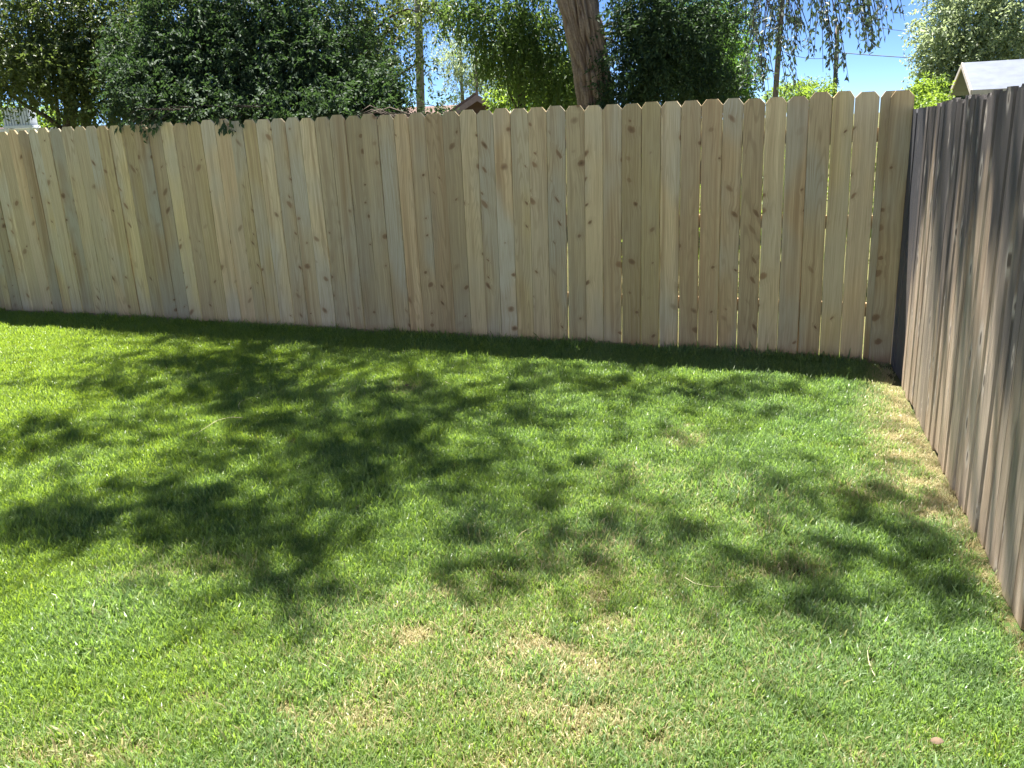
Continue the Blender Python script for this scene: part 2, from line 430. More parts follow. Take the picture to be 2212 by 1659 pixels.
# ------------------------------------------------------------------ ground
xs = np.unique(np.concatenate([[-400, -200, -100, -50, -25, -14], np.arange(-10, 8.1, 1.0), [12, 20, 40, 90, 200, 400]]))
ys = np.unique(np.concatenate([[-300, -100, -30, -8], np.arange(-3, 12.1, 1.0), [16, 24, 40, 80, 160, 320, 700]]))
V = [(x, y, gz(x, y)) for y in ys for x in xs]
nx = len(xs)
Fc = [(j * nx + i, j * nx + i + 1, (j + 1) * nx + i + 1, (j + 1) * nx + i) for j in range(len(ys) - 1) for i in range(nx - 1)]
tag(mesh_obj('ground', V, Fc, M['ground'], smooth=True), kind='structure')

# ------------------------------------------------------------------ new cedar fence
TOP_S = [2.631, 2.481, 2.344, 2.199, 2.058, 1.919, 1.775, 1.638, 1.494, 1.354, 1.213, 1.076, 0.932, 0.793, 0.654, 0.511, 0.366, 0.224, 0.082,
         -0.057, -0.192, -0.332, -0.477, -0.625, -0.768, -0.899, -1.044, -1.184, -1.332, -1.474, -1.614, -1.756, -1.897, -2.036, -2.184, -2.318,
         -2.446, -2.604, -2.75, -2.894, -3.04, -3.178, -3.321, -3.473, -3.612, -3.76, -3.896, -4.029, -4.164, -4.316, -4.467, -4.602, -4.723,
         -4.849, -4.977]
while TOP_S[-1] > -7.9: TOP_S.append(round(TOP_S[-1] - 0.1415, 4))
LEAN_I = [0, 5, 8, 12, 16, 19, 22, 24, 30, 60]
LEAN = [0.014, 0.007, 0.0, -0.015, -0.022, -0.008, 0.004, 0.008, 0.008, 0.004]
GAPX = {1: 0.006, 2: 0.005, 3: 0.004, 4: 0.003, 5: 0.006, 6: 0.002, 7: 0.004, 8: 0.004, 9: 0.002, 10: 0.003, 12: 0.002, 15: 0.007, 18: 0.005, 20: 0.003, 30: 0.002, 35: 0.004, 41: 0.003, 45: 0.004, 50: 0.006}

def board_mesh(sr_t, sl_t, lean, z0, z1, thick, n0, rr, dog=0.031, bow=0.0028):
    """outline between left and right edge at the top, leaning by `lean` at the foot; local origin at board foot centre"""
    cx = (sr_t + sl_t) / 2; hw = (sr_t - sl_t) / 2
    segs = 5
    zs = [z0 + (z1 - dog * 1.2 - z0) * i / segs for i in range(segs + 1)]
    prof = []
    for i, z in enumerate(zs):
        t = 1 - i / segs
        w = math.sin(i / segs * math.pi) * rr.uniform(-bow, bow)
        prof.append((-hw + lean * t + w + rr.uniform(-.0005, .0005), z, hw + lean * t + w + rr.uniform(-.0005, .0005)))
    twist = [rr.uniform(-.003, .003) for _ in range(2)]
    V, Fc = [], []
    cw_, cd_ = rr.uniform(.0022, .004), rr.uniform(.003, .006)
    dz = rr.uniform(-.003, .003)
    dl, dr = dog * rr.uniform(.85, 1.15), dog * rr.uniform(.85, 1.15)
    prof.append((-hw + dl, z1 + dz, hw - dr))
    for (xl, z, xr) in prof:
        t = (z - z0) / (z1 - z0)
        yl = n0 + twist[0] * t; yr = yl + twist[1] * t
        V += [(xl, yl + cd_, z), (xl + cw_, yl, z), (xr - cw_, yr, z), (xr, yr + cd_, z), (xr, n0 + thick + twist[0] * t, z), (xl, n0 + thick + twist[0] * t, z)]
    for i in range(segs + 1):
        a = i * 6; b = a + 6
        for q in range(6):
            q2 = (q + 1) % 6
            Fc.append((a + q, a + q2, b + q2, b + q))
    Fc.append((5, 4, 3, 2, 1, 0)); a = (segs + 1) * 6; Fc.append(tuple(range(a, a + 6)))
    V = [(v[0], v[1], v[2] - z0) for v in V]
    return V, Fc, cx

fence = empty('cedar_fence', fw(0, 0, 0), YAW)
tag(fence, 'new pale cedar fence of dog-eared boards along the back of the lawn', 'fence')
rr = random.Random(3)
topz = lambda s: float(np.interp(s, [-6, -4.5, -2.8, -1.0, 0.0, 1.4, 2.83], [1.835, 1.838, 1.832, 1.805, 1.797, 1.79, 1.785]))
for i in range(len(TOP_S) - 1):
    g = GAPX.get(i, 0) * .45; g2 = GAPX.get(i + 1, 0) * .45
    sr = TOP_S[i] - 0.0003 - g * 0.5; sl = TOP_S[i + 1] + 0.0003 + g2 * 0.5
    s = (sr + sl) / 2
    lean = float(np.interp(i, LEAN_I, LEAN)) + rr.uniform(-.002, .002)
    z0 = gz(*fw(s, 0)[:2]) + 0.004; z1 = topz(s) + rr.uniform(-.009, .009)
    v, f, cx = board_mesh(sr, sl, lean, z0, z1, 0.0155, 0.0 + rr.uniform(-.005, .004), rr)
    b = mesh_obj('board', v, f, M['new'], fence); b.location = (cx, 0, z0)
for (sr, sl, n0, top) in ((2.775, 2.637, 0.001, 1.781), (2.836, 2.694, -0.0175, 1.779)):
    z0 = gz(*fw(sr, 0)[:2]) + 0.004
    v, f, cx = board_mesh(sr, sl, 0.012 if n0 > 0 else -0.008, z0, top, 0.0155, n0, rr)
    b = mesh_obj('board', v, f, M['new'], fence); b.location = (cx, 0, z0)
for zr in (0.33, 0.93, 1.50):
    for (a, b_) in ((-7.9, -5.46), (-5.45, -2.97), (-2.96, -0.43), (-0.42, 2.72)):
        za, zb = gz(*fw(a, 0)[:2]), gz(*fw(b_, 0)[:2])
        v = [(a, .021, za + zr), (b_, .021, zb + zr), (b_, .059, zb + zr), (a, .059, za + zr),
             (a, .021, za + zr + .089), (b_, .021, zb + zr + .089), (b_, .059, zb + zr + .089), (a, .059, za + zr + .089)]
        mesh_obj('rail', v, box_vf(0, 1, 0, 1, 0, 1)[1], M['rail'], fence)
for sp in (-7.8, -5.455, -2.965, -0.425, 2.2):
    zz = gz(*fw(sp, 0)[:2])
    box('post', (sp - .045, sp + .045, .061, .151, zz, zz + 1.72), M['rail'], fence)

# ------------------------------------------------------------------ old weathered fence
A0 = fw(2.868, -0.622)[:2]; RD = np.array([-0.2847, -0.95862]); RM = np.array([RD[1], -RD[0]])   # RM points away from the lawn? fixed below
if RM @ UF < 0: RM = -RM
old = empty('old_fence', (A0[0], A0[1], 0), math.atan2(RD[1], RD[0]))
tag(old, 'old dark weathered plank fence running toward the camera on the right', 'fence')
# local x runs towards the camera, local y = left of RD = away from lawn sign
ly = np.array([-RD[1], RD[0]]); SGN = 1.0 if ly @ UF > 0 else -1.0       # +SGN = away from lawn
a = -0.145
ro = random.Random(12)
edges = [-0.115, 0.0, 0.115, 0.235, 0.377, 0.51, 0.655, 0.79, 0.92, 1.06, 1.165, 1.275, 1.38, 1.465, 1.595, 1.727, 1.83, 1.917, 2.035, 2.157, 2.27, 2.372, 2.493, 2.616]
while edges[-1] < 5.2: edges.append(edges[-1] + ro.uniform(.125, .142))
for i in range(len(edges) - 1):
    x0, x1 = edges[i] + 0.0015, edges[i + 1] - ro.choice([0.0015, 0.003, 0.005])
    xm = (x0 + x1) / 2
    zt = float(np.interp(xm, [-.3, 0, .6, 1.2, 1.8, 3, 6], [1.66, 1.672, 1.697, 1.715, 1.726, 1.735, 1.735])) + ro.uniform(-.008, .008)
    P = A0 + RD * xm; z0 = gz(*P) + 0.004 + (0.02 if i in (3, 4, 9) else 0)
    nofs = ro.uniform(-.007, .007)
    hw = (x1 - x0) / 2
    Vb, Fb = [], []
    segs = 5; ch, cd = ro.uniform(.005, .009), SGN * ro.uniform(.010, .015)      # edges worn round
    tilt_ = ro.uniform(-.004, .004)
    d1, d2 = ro.uniform(.012, .024), ro.uniform(.004, .02)
    for j in range(segs + 2):
        t = min(j, segs) / segs; z = (zt - 0.02 - z0) * t if j <= segs else zt - z0
        w = math.sin(t * math.pi) * ro.uniform(-.003, .003)
        xl, xr = -hw + w + (d1 if j > segs else 0), hw + w - (d2 if j > segs else 0)
        yl, yr = nofs + tilt_ + ro.uniform(-.001, .001), nofs - tilt_ + ro.uniform(-.001, .001)
        Vb += [(xl, yl + cd, z), (xl + ch, yl, z), (xr - ch, yr, z), (xr, yr + cd, z), (xr, nofs + SGN * .019, z), (xl, nofs + SGN * .019, z)]
    for j in range(segs + 1):
        q0 = j * 6
        for q in range(6):
            q2 = (q + 1) % 6
            Fb.append((q0 + q, q0 + q2, q0 + 6 + q2, q0 + 6 + q) if SGN > 0 else (q0 + q2, q0 + q, q0 + 6 + q, q0 + 6 + q2))
    q0 = (segs + 1) * 6
    Fb.append(tuple(range(q0, q0 + 6))); Fb.append((5, 4, 3, 2, 1, 0))
    b = mesh_obj('board', Vb, Fb, M['old'], old); b.location = (xm, 0, z0)
for zr in (0.30, 1.30):
    z = gz(*A0) + zr
    y0, y1 = sorted((SGN * .024, SGN * .062))
    box('rail', (-.60, 5.2, y0 + SGN * .01, y1 + SGN * .01, z, z + .089), M['old'], old)
for xp in (0.9, 3.3):
    y0, y1 = sorted((SGN * .076, SGN * .166)); z = gz(*(A0 + RD * xp))
    box('post', (xp - .045, xp + .045, y0, y1, z, z + 1.60), M['old'], old)
# two narrow end boards in the corner, standing a little apart from the rest and turned to the lawn
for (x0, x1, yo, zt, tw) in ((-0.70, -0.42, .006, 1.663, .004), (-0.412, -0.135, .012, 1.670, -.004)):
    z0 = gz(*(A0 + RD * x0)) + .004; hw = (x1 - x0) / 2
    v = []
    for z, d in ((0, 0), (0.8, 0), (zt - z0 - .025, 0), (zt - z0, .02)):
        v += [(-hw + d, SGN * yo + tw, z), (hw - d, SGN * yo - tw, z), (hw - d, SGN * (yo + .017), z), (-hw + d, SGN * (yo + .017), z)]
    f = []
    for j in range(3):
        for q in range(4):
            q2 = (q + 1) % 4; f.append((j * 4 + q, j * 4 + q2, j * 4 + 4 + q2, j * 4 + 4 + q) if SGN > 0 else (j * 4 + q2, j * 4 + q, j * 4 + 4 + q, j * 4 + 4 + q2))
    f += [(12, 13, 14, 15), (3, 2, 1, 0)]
    b = mesh_obj('board', v, f, M['old_shaded'], old); b.location = ((x0 + x1) / 2, 0, z0); b['label'] = 'blue-black end board in the corner with painted-in shade'  # darker wood copy carries the shade that falls in the corner

# ------------------------------------------------------------------ unseen house and slab, added to bounce sunlight onto the cedar fence
pv = [(-6.5, -4.2), (5.2, -4.2), (5.2, -1.2), (-6.5, -1.2)]
v = [(x, y, gz(x, y) + .05) for x, y in pv] + [(x, y, gz(x, y) - .1) for x, y in pv]
tag(mesh_obj('reflector_patio', v, [(0, 1, 2, 3), (7, 6, 5, 4), (0, 4, 5, 1), (1, 5, 6, 2), (2, 6, 7, 3), (3, 7, 4, 0)], M['bounce_concrete']), kind='structure')  # unseen slab, added as a sun reflector
reflector = empty('reflector_house', (-.6, -4.25, 0)); tag(reflector, 'unseen white gable house added behind the camera to reflect sunlight', 'house')
w_, ez, az = 6.4, 3.0, 5.4
v = [(-w_, 0, -.1), (w_, 0, -.1), (w_, 0, ez), (0, 0, az), (-w_, 0, ez)]; v += [(p[0], -9.0, p[2]) for p in v]
mesh_obj('wall', v, [(4, 3, 2, 1, 0), (5, 6, 7, 8, 9), (0, 1, 6, 5), (1, 2, 7, 6), (4, 0, 5, 9), (3, 4, 9, 8), (2, 3, 8, 7)], M['bounce_siding'], reflector)  # wall of the unseen reflector house
slab('roof', [(-w_ - .4, .05, ez - .15), (-w_ - .4, -9.3, ez - .15), (0, -9.3, az + .05), (0, .05, az + .05)][::-1], -.12, M['pink_roof'], reflector)  # roof of the unseen reflector house
slab('roof', [(0, .05, az + .05), (0, -9.3, az + .05), (w_ + .4, -9.3, ez - .15), (w_ + .4, .05, ez - .15)][::-1], -.12, M['pink_roof'], reflector)  # roof of the unseen reflector house
for wx in (-4.2, 3.0):
    wd = box('window', (wx, wx + 1.5, .003, .06, 1.0, 2.1), M['shed_trim'], reflector); box('pane', (wx + .08, wx + 1.42, .061, .07, 1.08, 2.02), M['bounce_glass'], wd)  # window of the unseen reflector house
dr = box('reflector_door', (-.5, .45, .003, .06, .06, 2.1), M['shed_trim'], reflector); tube('reflector_handle', [(.3, .062, 1.0), (.3, .12, 1.0)], .03, M['wire'], dr, 8)

# ------------------------------------------------------------------ foliage machinery
def ell_pts(rng, n, shell=2.4):
    d = rng.normal(size=(n, 3)); d /= np.linalg.norm(d, axis=1)[:, None]
    r = rng.random(n) ** (1 / shell)
    return d * r[:, None], d

def leaf_tris(P, ax, nm, L, W):
    """P base points, ax unit axis, nm approx normal; returns V, T"""
    n = len(P)
    side = np.cross(ax, nm); side /= np.linalg.norm(side, axis=1)[:, None] + 1e-9
    nm2 = np.cross(side, ax)
    L = L[:, None]; W = W[:, None]
    Vv = np.empty((n, 4, 3))
    Vv[:, 0] = P
    Vv[:, 1] = P + ax * L * .45 + side * W * .5 + nm2 * W * .16
    Vv[:, 2] = P + ax * L - nm2 * L * .12
    Vv[:, 3] = P + ax * L * .45 - side * W * .5 + nm2 * W * .16
    idx = np.arange(n)[:, None] * 4
    T = np.concatenate([idx + np.array([[0, 2, 1]]), idx + np.array([[0, 3, 2]])], axis=1).reshape(-1, 3)
    return Vv.reshape(-1, 3), T

def twigs(rng, base, outd, per, tl, L, W, droop=0.5, spread=0.9):
    n = len(base)
    td = outd * 0.7 + rng.normal(size=(n, 3)) * 0.6; td[:, 2] -= droop
    td /= np.linalg.norm(td, axis=1)[:, None]
    k = np.arange(per)
    t = (k + rng.random((n, per))) / per
    ln = tl * rng.uniform(.6, 1.3, (n, 1))
    sag = np.zeros((n, per, 3)); sag[..., 2] = -droop * 0.35 * (t ** 2) * ln
    P = base[:, None] + td[:, None] * (t * ln)[..., None] + sag
    sd = np.cross(td, rng.normal(size=(n, 3))); sd /= np.linalg.norm(sd, axis=1)[:, None] + 1e-9
    sgn = np.where(k % 2 == 0, 1.0, -1.0)[None, :, None]
    ax = td[:, None] * 0.55 + sd[:, None] * sgn * spread + rng.normal(size=(n, per, 3)) * .35
    ax[..., 2] -= droop * .5
    ax /= np.linalg.norm(ax, axis=2)[..., None]
    nm = rng.normal(size=(n, per, 3)) * .55; nm[..., 2] += 1.0
    P = P.reshape(-1, 3); ax = ax.reshape(-1, 3); nm = nm.reshape(-1, 3)
    m = len(P)
    rn = np.clip(np.repeat(rng.random(n) * .6, per) + rng.random(m) * .4, 0, 1)
    return leaf_tris(P, ax, nm, L * rng.uniform(.6, 1.25, m), W * rng.uniform(.6, 1.2, m)) + (np.repeat(rn, 4),)

def crown(name, blobs, mat, parent, seed, tl=0.32, per=10, L=.06, W=.032, droop=.5, shell=2.4, cut=None):
    """blobs: (centre, radii, number of twigs)"""
    rng = np.random.default_rng(seed)
    Vs, Ts, Rs, off = [], [], [], 0
    for c, r, n in blobs:
        p, d = ell_pts(rng, int(n), shell)
        # uneven outline: push twigs in and out with a smooth field
        wob = np.array([mnoise.noise(Vector(tuple(q * 2.3 + np.array(c)))) for q in d])
        p = p * (1 + .38 * wob)[:, None]
        base = np.array(c) + p * np.array(r)
        if cut is not None:
            keep = cut(base); base = base[keep]; d = d[keep]
        if len(base) == 0: continue
        v, t, rn = twigs(rng, base, d, per, tl, L, W, droop)
        Vs.append(v); Ts.append(t + off); Rs.append(rn); off += len(v)
    V = np.concatenate(Vs); T = np.concatenate(Ts); Rn = np.concatenate(Rs)
    if parent is not None: V = V - np.array(parent.location)[None]
    return tri_obj(name, V, T, mat, parent, Rn)

def limb(parent, pts, r0, r1, mat, sides=7, name='limb'):
    pts = [np.array(p) - np.array(parent.location) for p in pts]
    n = len(pts)
    return tube(name, pts, [r0 + (r1 - r0) * i / (n - 1) for i in range(n)], mat, parent, sides)

def behind_fence(margin):
    def f(P):
        nn = (P[:, 0] - OF[0]) * NF[0] + (P[:, 1] - OF[1]) * NF[1]
        return (nn > margin)
    return f

def tree(name, label, base, top, r0, r1, bark, blobs, lmat, seed, limb_r=.05, cat='tree', group=None, lean=None, **kw):
    t = empty(name, (base[0], base[1], gz(base[0], base[1])))
    tag(t, label, cat, group)
    b = np.array([base[0], base[1], gz(base[0], base[1])]); tp = np.array(top)
    lr = random.Random(seed)
    mid = [b + (tp - b) * q + np.array([lr.uniform(-.05, .05) * (q > 0) * (q < 1), lr.uniform(-.05, .05) * (q > 0) * (q < 1), 0]) for q in np.linspace(0, 1, 7)]
    limb(t, mid, r0, r1, bark, 10, 'trunk')
    for c, r, n in blobs:
        if limb_r <= 0: break
        q = lr.uniform(.35, .95); s = b + (tp - b) * q
        if c[2] > s[2] - .6:
            limb(t, arc(s, c, lr.uniform(-.1, .35) * np.linalg.norm(np.array(c) - s) * .4, 6, .04, lr), limb_r, limb_r * .25, bark, 6)
    crown('crown', blobs, lmat, t, seed, **kw)
    return t

def blob(x, y, Y, rx, rz, n, ry=None):
    return (at(x, y, Y), (rx, ry if ry else rx, rz), n)

# ------------------------------------------------------------------ the big furrowed tree whose limbs hang over the lawn
def big_tree():
    bx, by = 1.42, 12.6
    t = empty('cottonwood_tree', (bx, by, gz(bx, by)))
    tag(t, 'big tree with thick leaning furrowed trunk standing behind the middle of the fence', 'tree')
    base = np.array(t.location)
    p_low = at(1289, 230, 12.6); p_top = at(1247, 0, 12.6)
    axis = [np.array([p_low[0] + .05, by, -0.05]), np.array([p_low[0] + .02, by, .9]), p_low, (p_low + p_top) / 2 + np.array([.03, 0, 0]), p_top,
            p_top + np.array([-.24, 0, 1.4]), p_top + np.array([-.30, -.1, 3.2]), p_top + np.array([-.2, -.3, 5.2])]
    rad = [.36, .275, .235, .235, .255, .235, .2, .14]
    zz = [a_[2] for a_ in axis]
    nr, ns = 260, 200
    V, Fc, RID = [], [], []
    for i in range(nr):
        z = zz[0] + (zz[-1] - zz[0]) * (i / (nr - 1)) ** 1.25
        cx = np.interp(z, zz, [a_[0] for a_ in axis]); cy = np.interp(z, zz, [a_[1] for a_ in axis]); r = np.interp(z, zz, rad)
        for k in range(ns):
            an = 2 * math.pi * k / ns
            ux, uy = math.cos(an), math.sin(an)
            q = Vector((ux * 5.6, uy * 5.6 + 3, z * 1.0))
            q += Vector((mnoise.noise(Vector((ux * 2, uy * 2, z * 2.2))), mnoise.noise(Vector((ux * 2 + 9, uy * 2, z * 2.2))), 0)) * .8
            e = abs(mnoise.noise(q * 1.25)); e2 = abs(mnoise.noise(q * 2.6 + Vector((5, 1, 0))))
            rid = min(1, e * 3.2) * .65 + min(1, e2 * 3.0) * .35
            RID.append(rid); d = (rid - .6) * .085 + mnoise.noise(Vector((ux * 1.5, uy * 1.5, z * .6))) * .03
            V.append((cx + ux * (r + d) - base[0], cy + uy * (r + d) - base[1], z - base[2]))
    for i in range(nr - 1):
        for k in range(ns):
            k2 = (k + 1) % ns
            Fc.append((i * ns + k, i * ns + k2, (i + 1) * ns + k2, (i + 1) * ns + k))
    Fc.append(tuple(range((nr - 1) * ns, nr * ns)))
    mesh_obj('trunk', V, Fc, M['bark_ridge'], t, smooth=True, attrs={'rnd': RID})
    topz_ = axis[-1]
    lr = random.Random(5)
    # second stem leaving to the right, half hidden by leaves
    st = [np.array([1.75, 12.75, 0.2]), at(1400, 200, 12.9), at(1428, 40, 13.0), at(1440, -120, 13.1), at(1480, -420, 13.2)]
    limb(t, st, .17, .10, M['bark_big'], 14, 'stem')
    # shade-casting limbs over the lawn: foliage hung where its shadow lands
    SH = [(300, 722, 110, 14, 1.6), (450, 735, 120, 18, 2.2), (640, 742, 140, 20, 2.4), (850, 752, 140, 20, 2.2), (1020, 770, 90, 14, 1.6),
          (330, 792, 90, 18, 1.6), (240, 845, 110, 24, 1.7), (470, 800, 100, 34, 2.3), (560, 850, 90, 42, 2.0), (420, 870, 90, 26, 1.2),
          (100, 935, 90, 28, 1.8), (40, 990, 70, 26, 1.2), (260, 950, 90, 24, 1.0), (600, 930, 110, 34, 1.7), (780, 985, 120, 50, 2.2),
          (880, 950, 70, 40, 2.0), (720, 1045, 90, 36, 1.7), (900, 870, 100, 34, 1.7), (1020, 892, 80, 24, 1.7), (1110, 848, 70, 20, 1.6), (960, 1010, 60, 30, 1.3),
          (1230, 915, 80, 18, 1.5), (1100, 925, 70, 22, 1.2), (1450, 950, 40, 16, 1.4), (1560, 856, 100, 20, 1.6), (1660, 848, 70, 16, 1.4),
          (1300, 835, 70, 16, 1.5), (1400, 800, 120, 14, 1.2), (1190, 800, 110, 14, 1.2),
          (170, 1130, 110, 48, 2.2), (330, 1085, 90, 36, 1.4), (60, 1180, 70, 50, 1.5), (560, 1175, 130, 52, 2.4), (460, 1120, 90, 36, 1.7), (620, 1250, 80, 55, 2.0),
          (660, 1320, 60, 36, 1.3), (450, 1320, 90, 30, .9), (1100, 1112, 50, 18, 1.2), (1200, 1040, 70, 20, 1.2), (1060, 1060, 60, 24, 1.1),
          (1120, 1250, 70, 46, 1.3), (1040, 1190, 40, 24, .8), (1440, 1165, 100, 34, 1.9), (1330, 1230, 60, 26, 1.3), (1270, 1150, 70, 24, .9),
          (540, 850, 270, 90, 1.2), (250, 960, 230, 60, .6), (880, 940, 270, 95, 1.3), (430, 1150, 330, 85, .8), (1880, 1190, 230, 110, .6), (1120, 1170, 260, 120, .5), (1420, 1190, 200, 70, .5), (1250, 840, 350, 50, .8), (680, 785, 380, 48, 1.4), (700, 1090, 160, 60, .9), (600, 1010, 220, 60, .8), (1650, 1260, 200, 60, .6), (1000, 1050, 160, 60, .6), (1350, 1010, 200, 40, .35), (1700, 960, 300, 60, .3), (1620, 880, 200, 30, .5), (1850, 1095, 130, 36, 1.9), (1960, 1185, 140, 50, 2.3), (2040, 1270, 110, 55, 2.1), (1720, 1265, 130, 42, 2.0), (1600, 1285, 90, 36, 1.5), (1780, 1330, 70, 30, 1.5),
          (2110, 1345, 80, 40, 1.6), (1700, 1060, 90, 20, .9), (1950, 1010, 60, 24, .7), (2000, 1100, 70, 30, 1.3)]
    rng = np.random.default_rng(77)
    cents = []
    Vs, Ts, Rs, off = [], [], [], 0
    def hang(C, ax1, ax2, od, nmax=100000):
        nonlocal off
        per = 9
        area = math.pi * np.linalg.norm(ax1) * np.linalg.norm(ax2)
        n = max(4, int(od * .92 * area / .00095 / per))
        g = rng.normal(size=(n, 2)) * .66
        pts = C[None] + g[:, :1] * ax1[None] + g[:, 1:] * ax2[None] + SUN[None] * rng.uniform(-.25, .25, (n, 1))
        d = rng.normal(size=(n, 3)); d /= np.linalg.norm(d, axis=1)[:, None]
        v, t_, rn = twigs(rng, pts, d * .3, per, .22, .075, .044, .6)
        Vs.append(v); Ts.append(t_ + off); Rs.append(rn); off += len(v)
    for (x, y, rx, ry, od) in SH:
        if y > 1075: rx, ry, od = rx * 1.18, ry * 1.22, od * (.62 if x > 1250 else 1.05)
        G = ground(x, y)
        a1 = (ground(x + rx, y) - ground(x - rx, y)) / 2; a2 = (ground(x, y - ry) - ground(x, y + ry)) / 2
        h = 8.2 + .35 * G[1] * .5 + rng.uniform(-.6, .6)
        C = G + SUN * (h / SUN[2])
        a1[2] = a2[2] = 0
        hang(C, a1, a2, od); cents.append(C)
    # leaves that shade the upper part of the old fence
    for (al, z, ra, rz, od) in ((.2, 1.45, .28, .24, 1.3), (.75, 1.48, .3, .22, 1.4), (1.2, 1.46, .28, .24, 1.2), (1.7, 1.42, .32, .28, 1.5), (2.2, 1.4, .3, .3, 1.3), (1.45, .85, .14, .3, 1.6), (.9, .8, .10, .25, 1.4), (1.3, 1.0, .14, .2, 1.6),
                                (2.3, .8, .14, .3, 1.3), (2.9, 1.2, .5, .5, 2.2)):
        P = np.array([*(A0 + RD * al), z])
        C = P + SUN * (7.6 / SUN[2])
        zc = np.array([0, 0, 1.0]) - SUN * SUN[2]       # the part of "up" that the sun sees
        hang(C, np.array([RD[0], RD[1], 0]) * ra, zc * rz, od); cents.append(C)
    Vc = np.concatenate(Vs) - base[None]
    tri_obj('crown', Vc, np.concatenate(Ts), M['lf_mid'], t, np.concatenate(Rs))
    # main limbs reaching out over the lawn, then twigs to every cluster
    hubs = [np.array(h_) for h_ in ((-1.9, 9.6, 10.2), (-.2, 8.1, 10.3), (1.6, 7.8, 10.1), (-3.4, 9.4, 10.1), (2.2, 6.6, 9.9), (-1.0, 6.8, 10.1))]
    root = np.array(axis[-1])
    for h_ in hubs[:3]:
        limb(t, arc(root - np.array([0, 0, .4]), h_, .5, 8, .06, lr), .06, .008, M['bark_dark'], 7)
    limb(t, arc(hubs[0], hubs[3], .1, 5, .05, lr), .010, .006, M['bark_dark'], 6)
    limb(t, arc(hubs[2], hubs[4], .1, 5, .05, lr), .010, .006, M['bark_dark'], 6)
    limb(t, arc(hubs[1], hubs[5], .1, 5, .05, lr), .010, .006, M['bark_dark'], 6)
    for C in cents:
        h_ = min(hubs, key=lambda q: np.linalg.norm(q - C))
        limb(t, arc(h_, C, .15, 5, .04, lr), .006, .003, M['bark_dark'], 4, 'twig')
    # own foliage low on the trunk, dark mass on its right and high crown farther back
    bl = [blob(1375, 130, 12.2, .42, .5, 420), (at(1440, 60, 12.5), (.55, .5, .55), 600), blob(1500, 120, 12.8, .5, .5, 420), blob(1380, 20, 12.3, .4, .5, 380),
          blob(1540, 20, 13.2, .5, .5, 260), blob(1420, 190, 12.5, .5, .3, 300), blob(1520, 190, 13, .5, .3, 260), blob(1340, 210, 12.2, .2, .2, 70), blob(1300, 205, 12.3, .16, .14, 30),
          (np.array([2.6, 13.8, 4.6]), (1.2, 1, .9), 500), (np.array([1.2, 14.5, 6.5]), (1.8, 1.4, 1.4), 700)]
    crown('foliage', bl, M['lf_dark'], t, 21, tl=.3, per=11, L=.07, W=.03, droop=.55)
    for c, r, n in bl[:3] + bl[9:]:
        limb(t, arc(p_top + np.array([.05, 0, -.5 if c[2] < 4 else 1.2]), c, .15, 6, .03, lr), .035, .01, M['bark_dark'], 6)
    # pale dead twigs sticking out right of the trunk
    for (x0, y0, x1, y1) in ((1330, 175, 1385, 130), (1325, 165, 1378, 120), (1330, 185, 1400, 160)):
        limb(t, arc(at(x0 - 25, y0 + 15, 12.45), at(x1, y1, 12.1), .03, 4, .01, lr), .007, .003, M['bark_grey'], 4, 'dead_twig')
    return t
BIG = big_tree()

# ------------------------------------------------------------------ drooping spray of leaves against the sky (right of centre)
t = BIG; lr = random.Random(8); tr_base = np.array(t.location)
rng = np.random.default_rng(31)
Vs, Ts, Rs, off = [], [], [], 0
strands = []
for (x0, y0, x1, y1, w, n) in ((1640, -60, 1625, 120, 18, 9), (1690, -60, 1640, 190, 24, 11), (1720, -80, 1715, 110, 22, 9), (1760, -70, 1735, 120, 20, 9), (1780, -60, 1790, 150, 18, 8), (1770, 20, 1800, 170, 14, 6),
                               (1830, -60, 1850, 90, 20, 9), (1860, -60, 1900, 75, 16, 8), (1890, -60, 1930, 40, 14, 7), (1800, -60, 1870, 110, 20, 8), (1660, 60, 1700, 200, 16, 7), (1640, 120, 1665, 200, 12, 5), (1700, -20, 1670, 150, 26, 10),
                               (1620, -60, 1605, 40, 12, 5), (1870, 40, 1885, 95, 10, 4), (1740, -60, 1780, 60, 26, 8), (1820, -60, 1815, 60, 24, 8), (1880, -60, 1880, 30, 26, 7), (1700, 30, 1745, 110, 20, 6)):
    for q in range(n // 2 + 1):
        Y = 8.6 + rng.uniform(-.5, .7)
        dx, dy = rng.normal() * w, rng.normal() * w * .4
        a_ = at(x0 + dx * .6, y0 + dy, Y); b_ = at(x1 + dx, y1 + dy, Y + rng.uniform(-.25, .1))
        strands.append((a_, b_))
        m = int(21 * np.linalg.norm(b_ - a_) / .8) + 4
        tt_ = np.sort(rng.random(m))
        P = a_[None] + (b_ - a_)[None] * tt_[:, None]; P[:, 2] += .10 * 4 * tt_ * (1 - tt_)
        P += rng.normal(size=P.shape) * .012
        ax = rng.normal(size=P.shape) * .55 + (b_ - a_)[None] / np.linalg.norm(b_ - a_) * .5; ax[:, 2] -= .35
        ax /= np.linalg.norm(ax, axis=1)[:, None]
        nm = rng.normal(size=P.shape); nm[:, 2] += .6
        v, t_ = leaf_tris(P, ax, nm, rng.uniform(.045, .078, m), rng.uniform(.02, .034, m))
        Vs.append(v); Ts.append(t_ + off); Rs.append(np.repeat(rng.random(m), 4)); off += len(v)
tri_obj('hanging_leaves', np.concatenate(Vs) - tr_base[None], np.concatenate(Ts), M['lf_blue'], t, np.concatenate(Rs))
hub = at(1700, -190, 9.0)
limb(t, arc(np.array([1.1, 12.4, 5.6]), hub, .3, 6, .05, lr), .05, .02, M['bark_dark'], 7)
limb(t, arc(hub, at(1900, -150, 8.8), .1, 6, .04, lr), .02, .01, M['bark_dark'], 6)
TV, TF = [], []
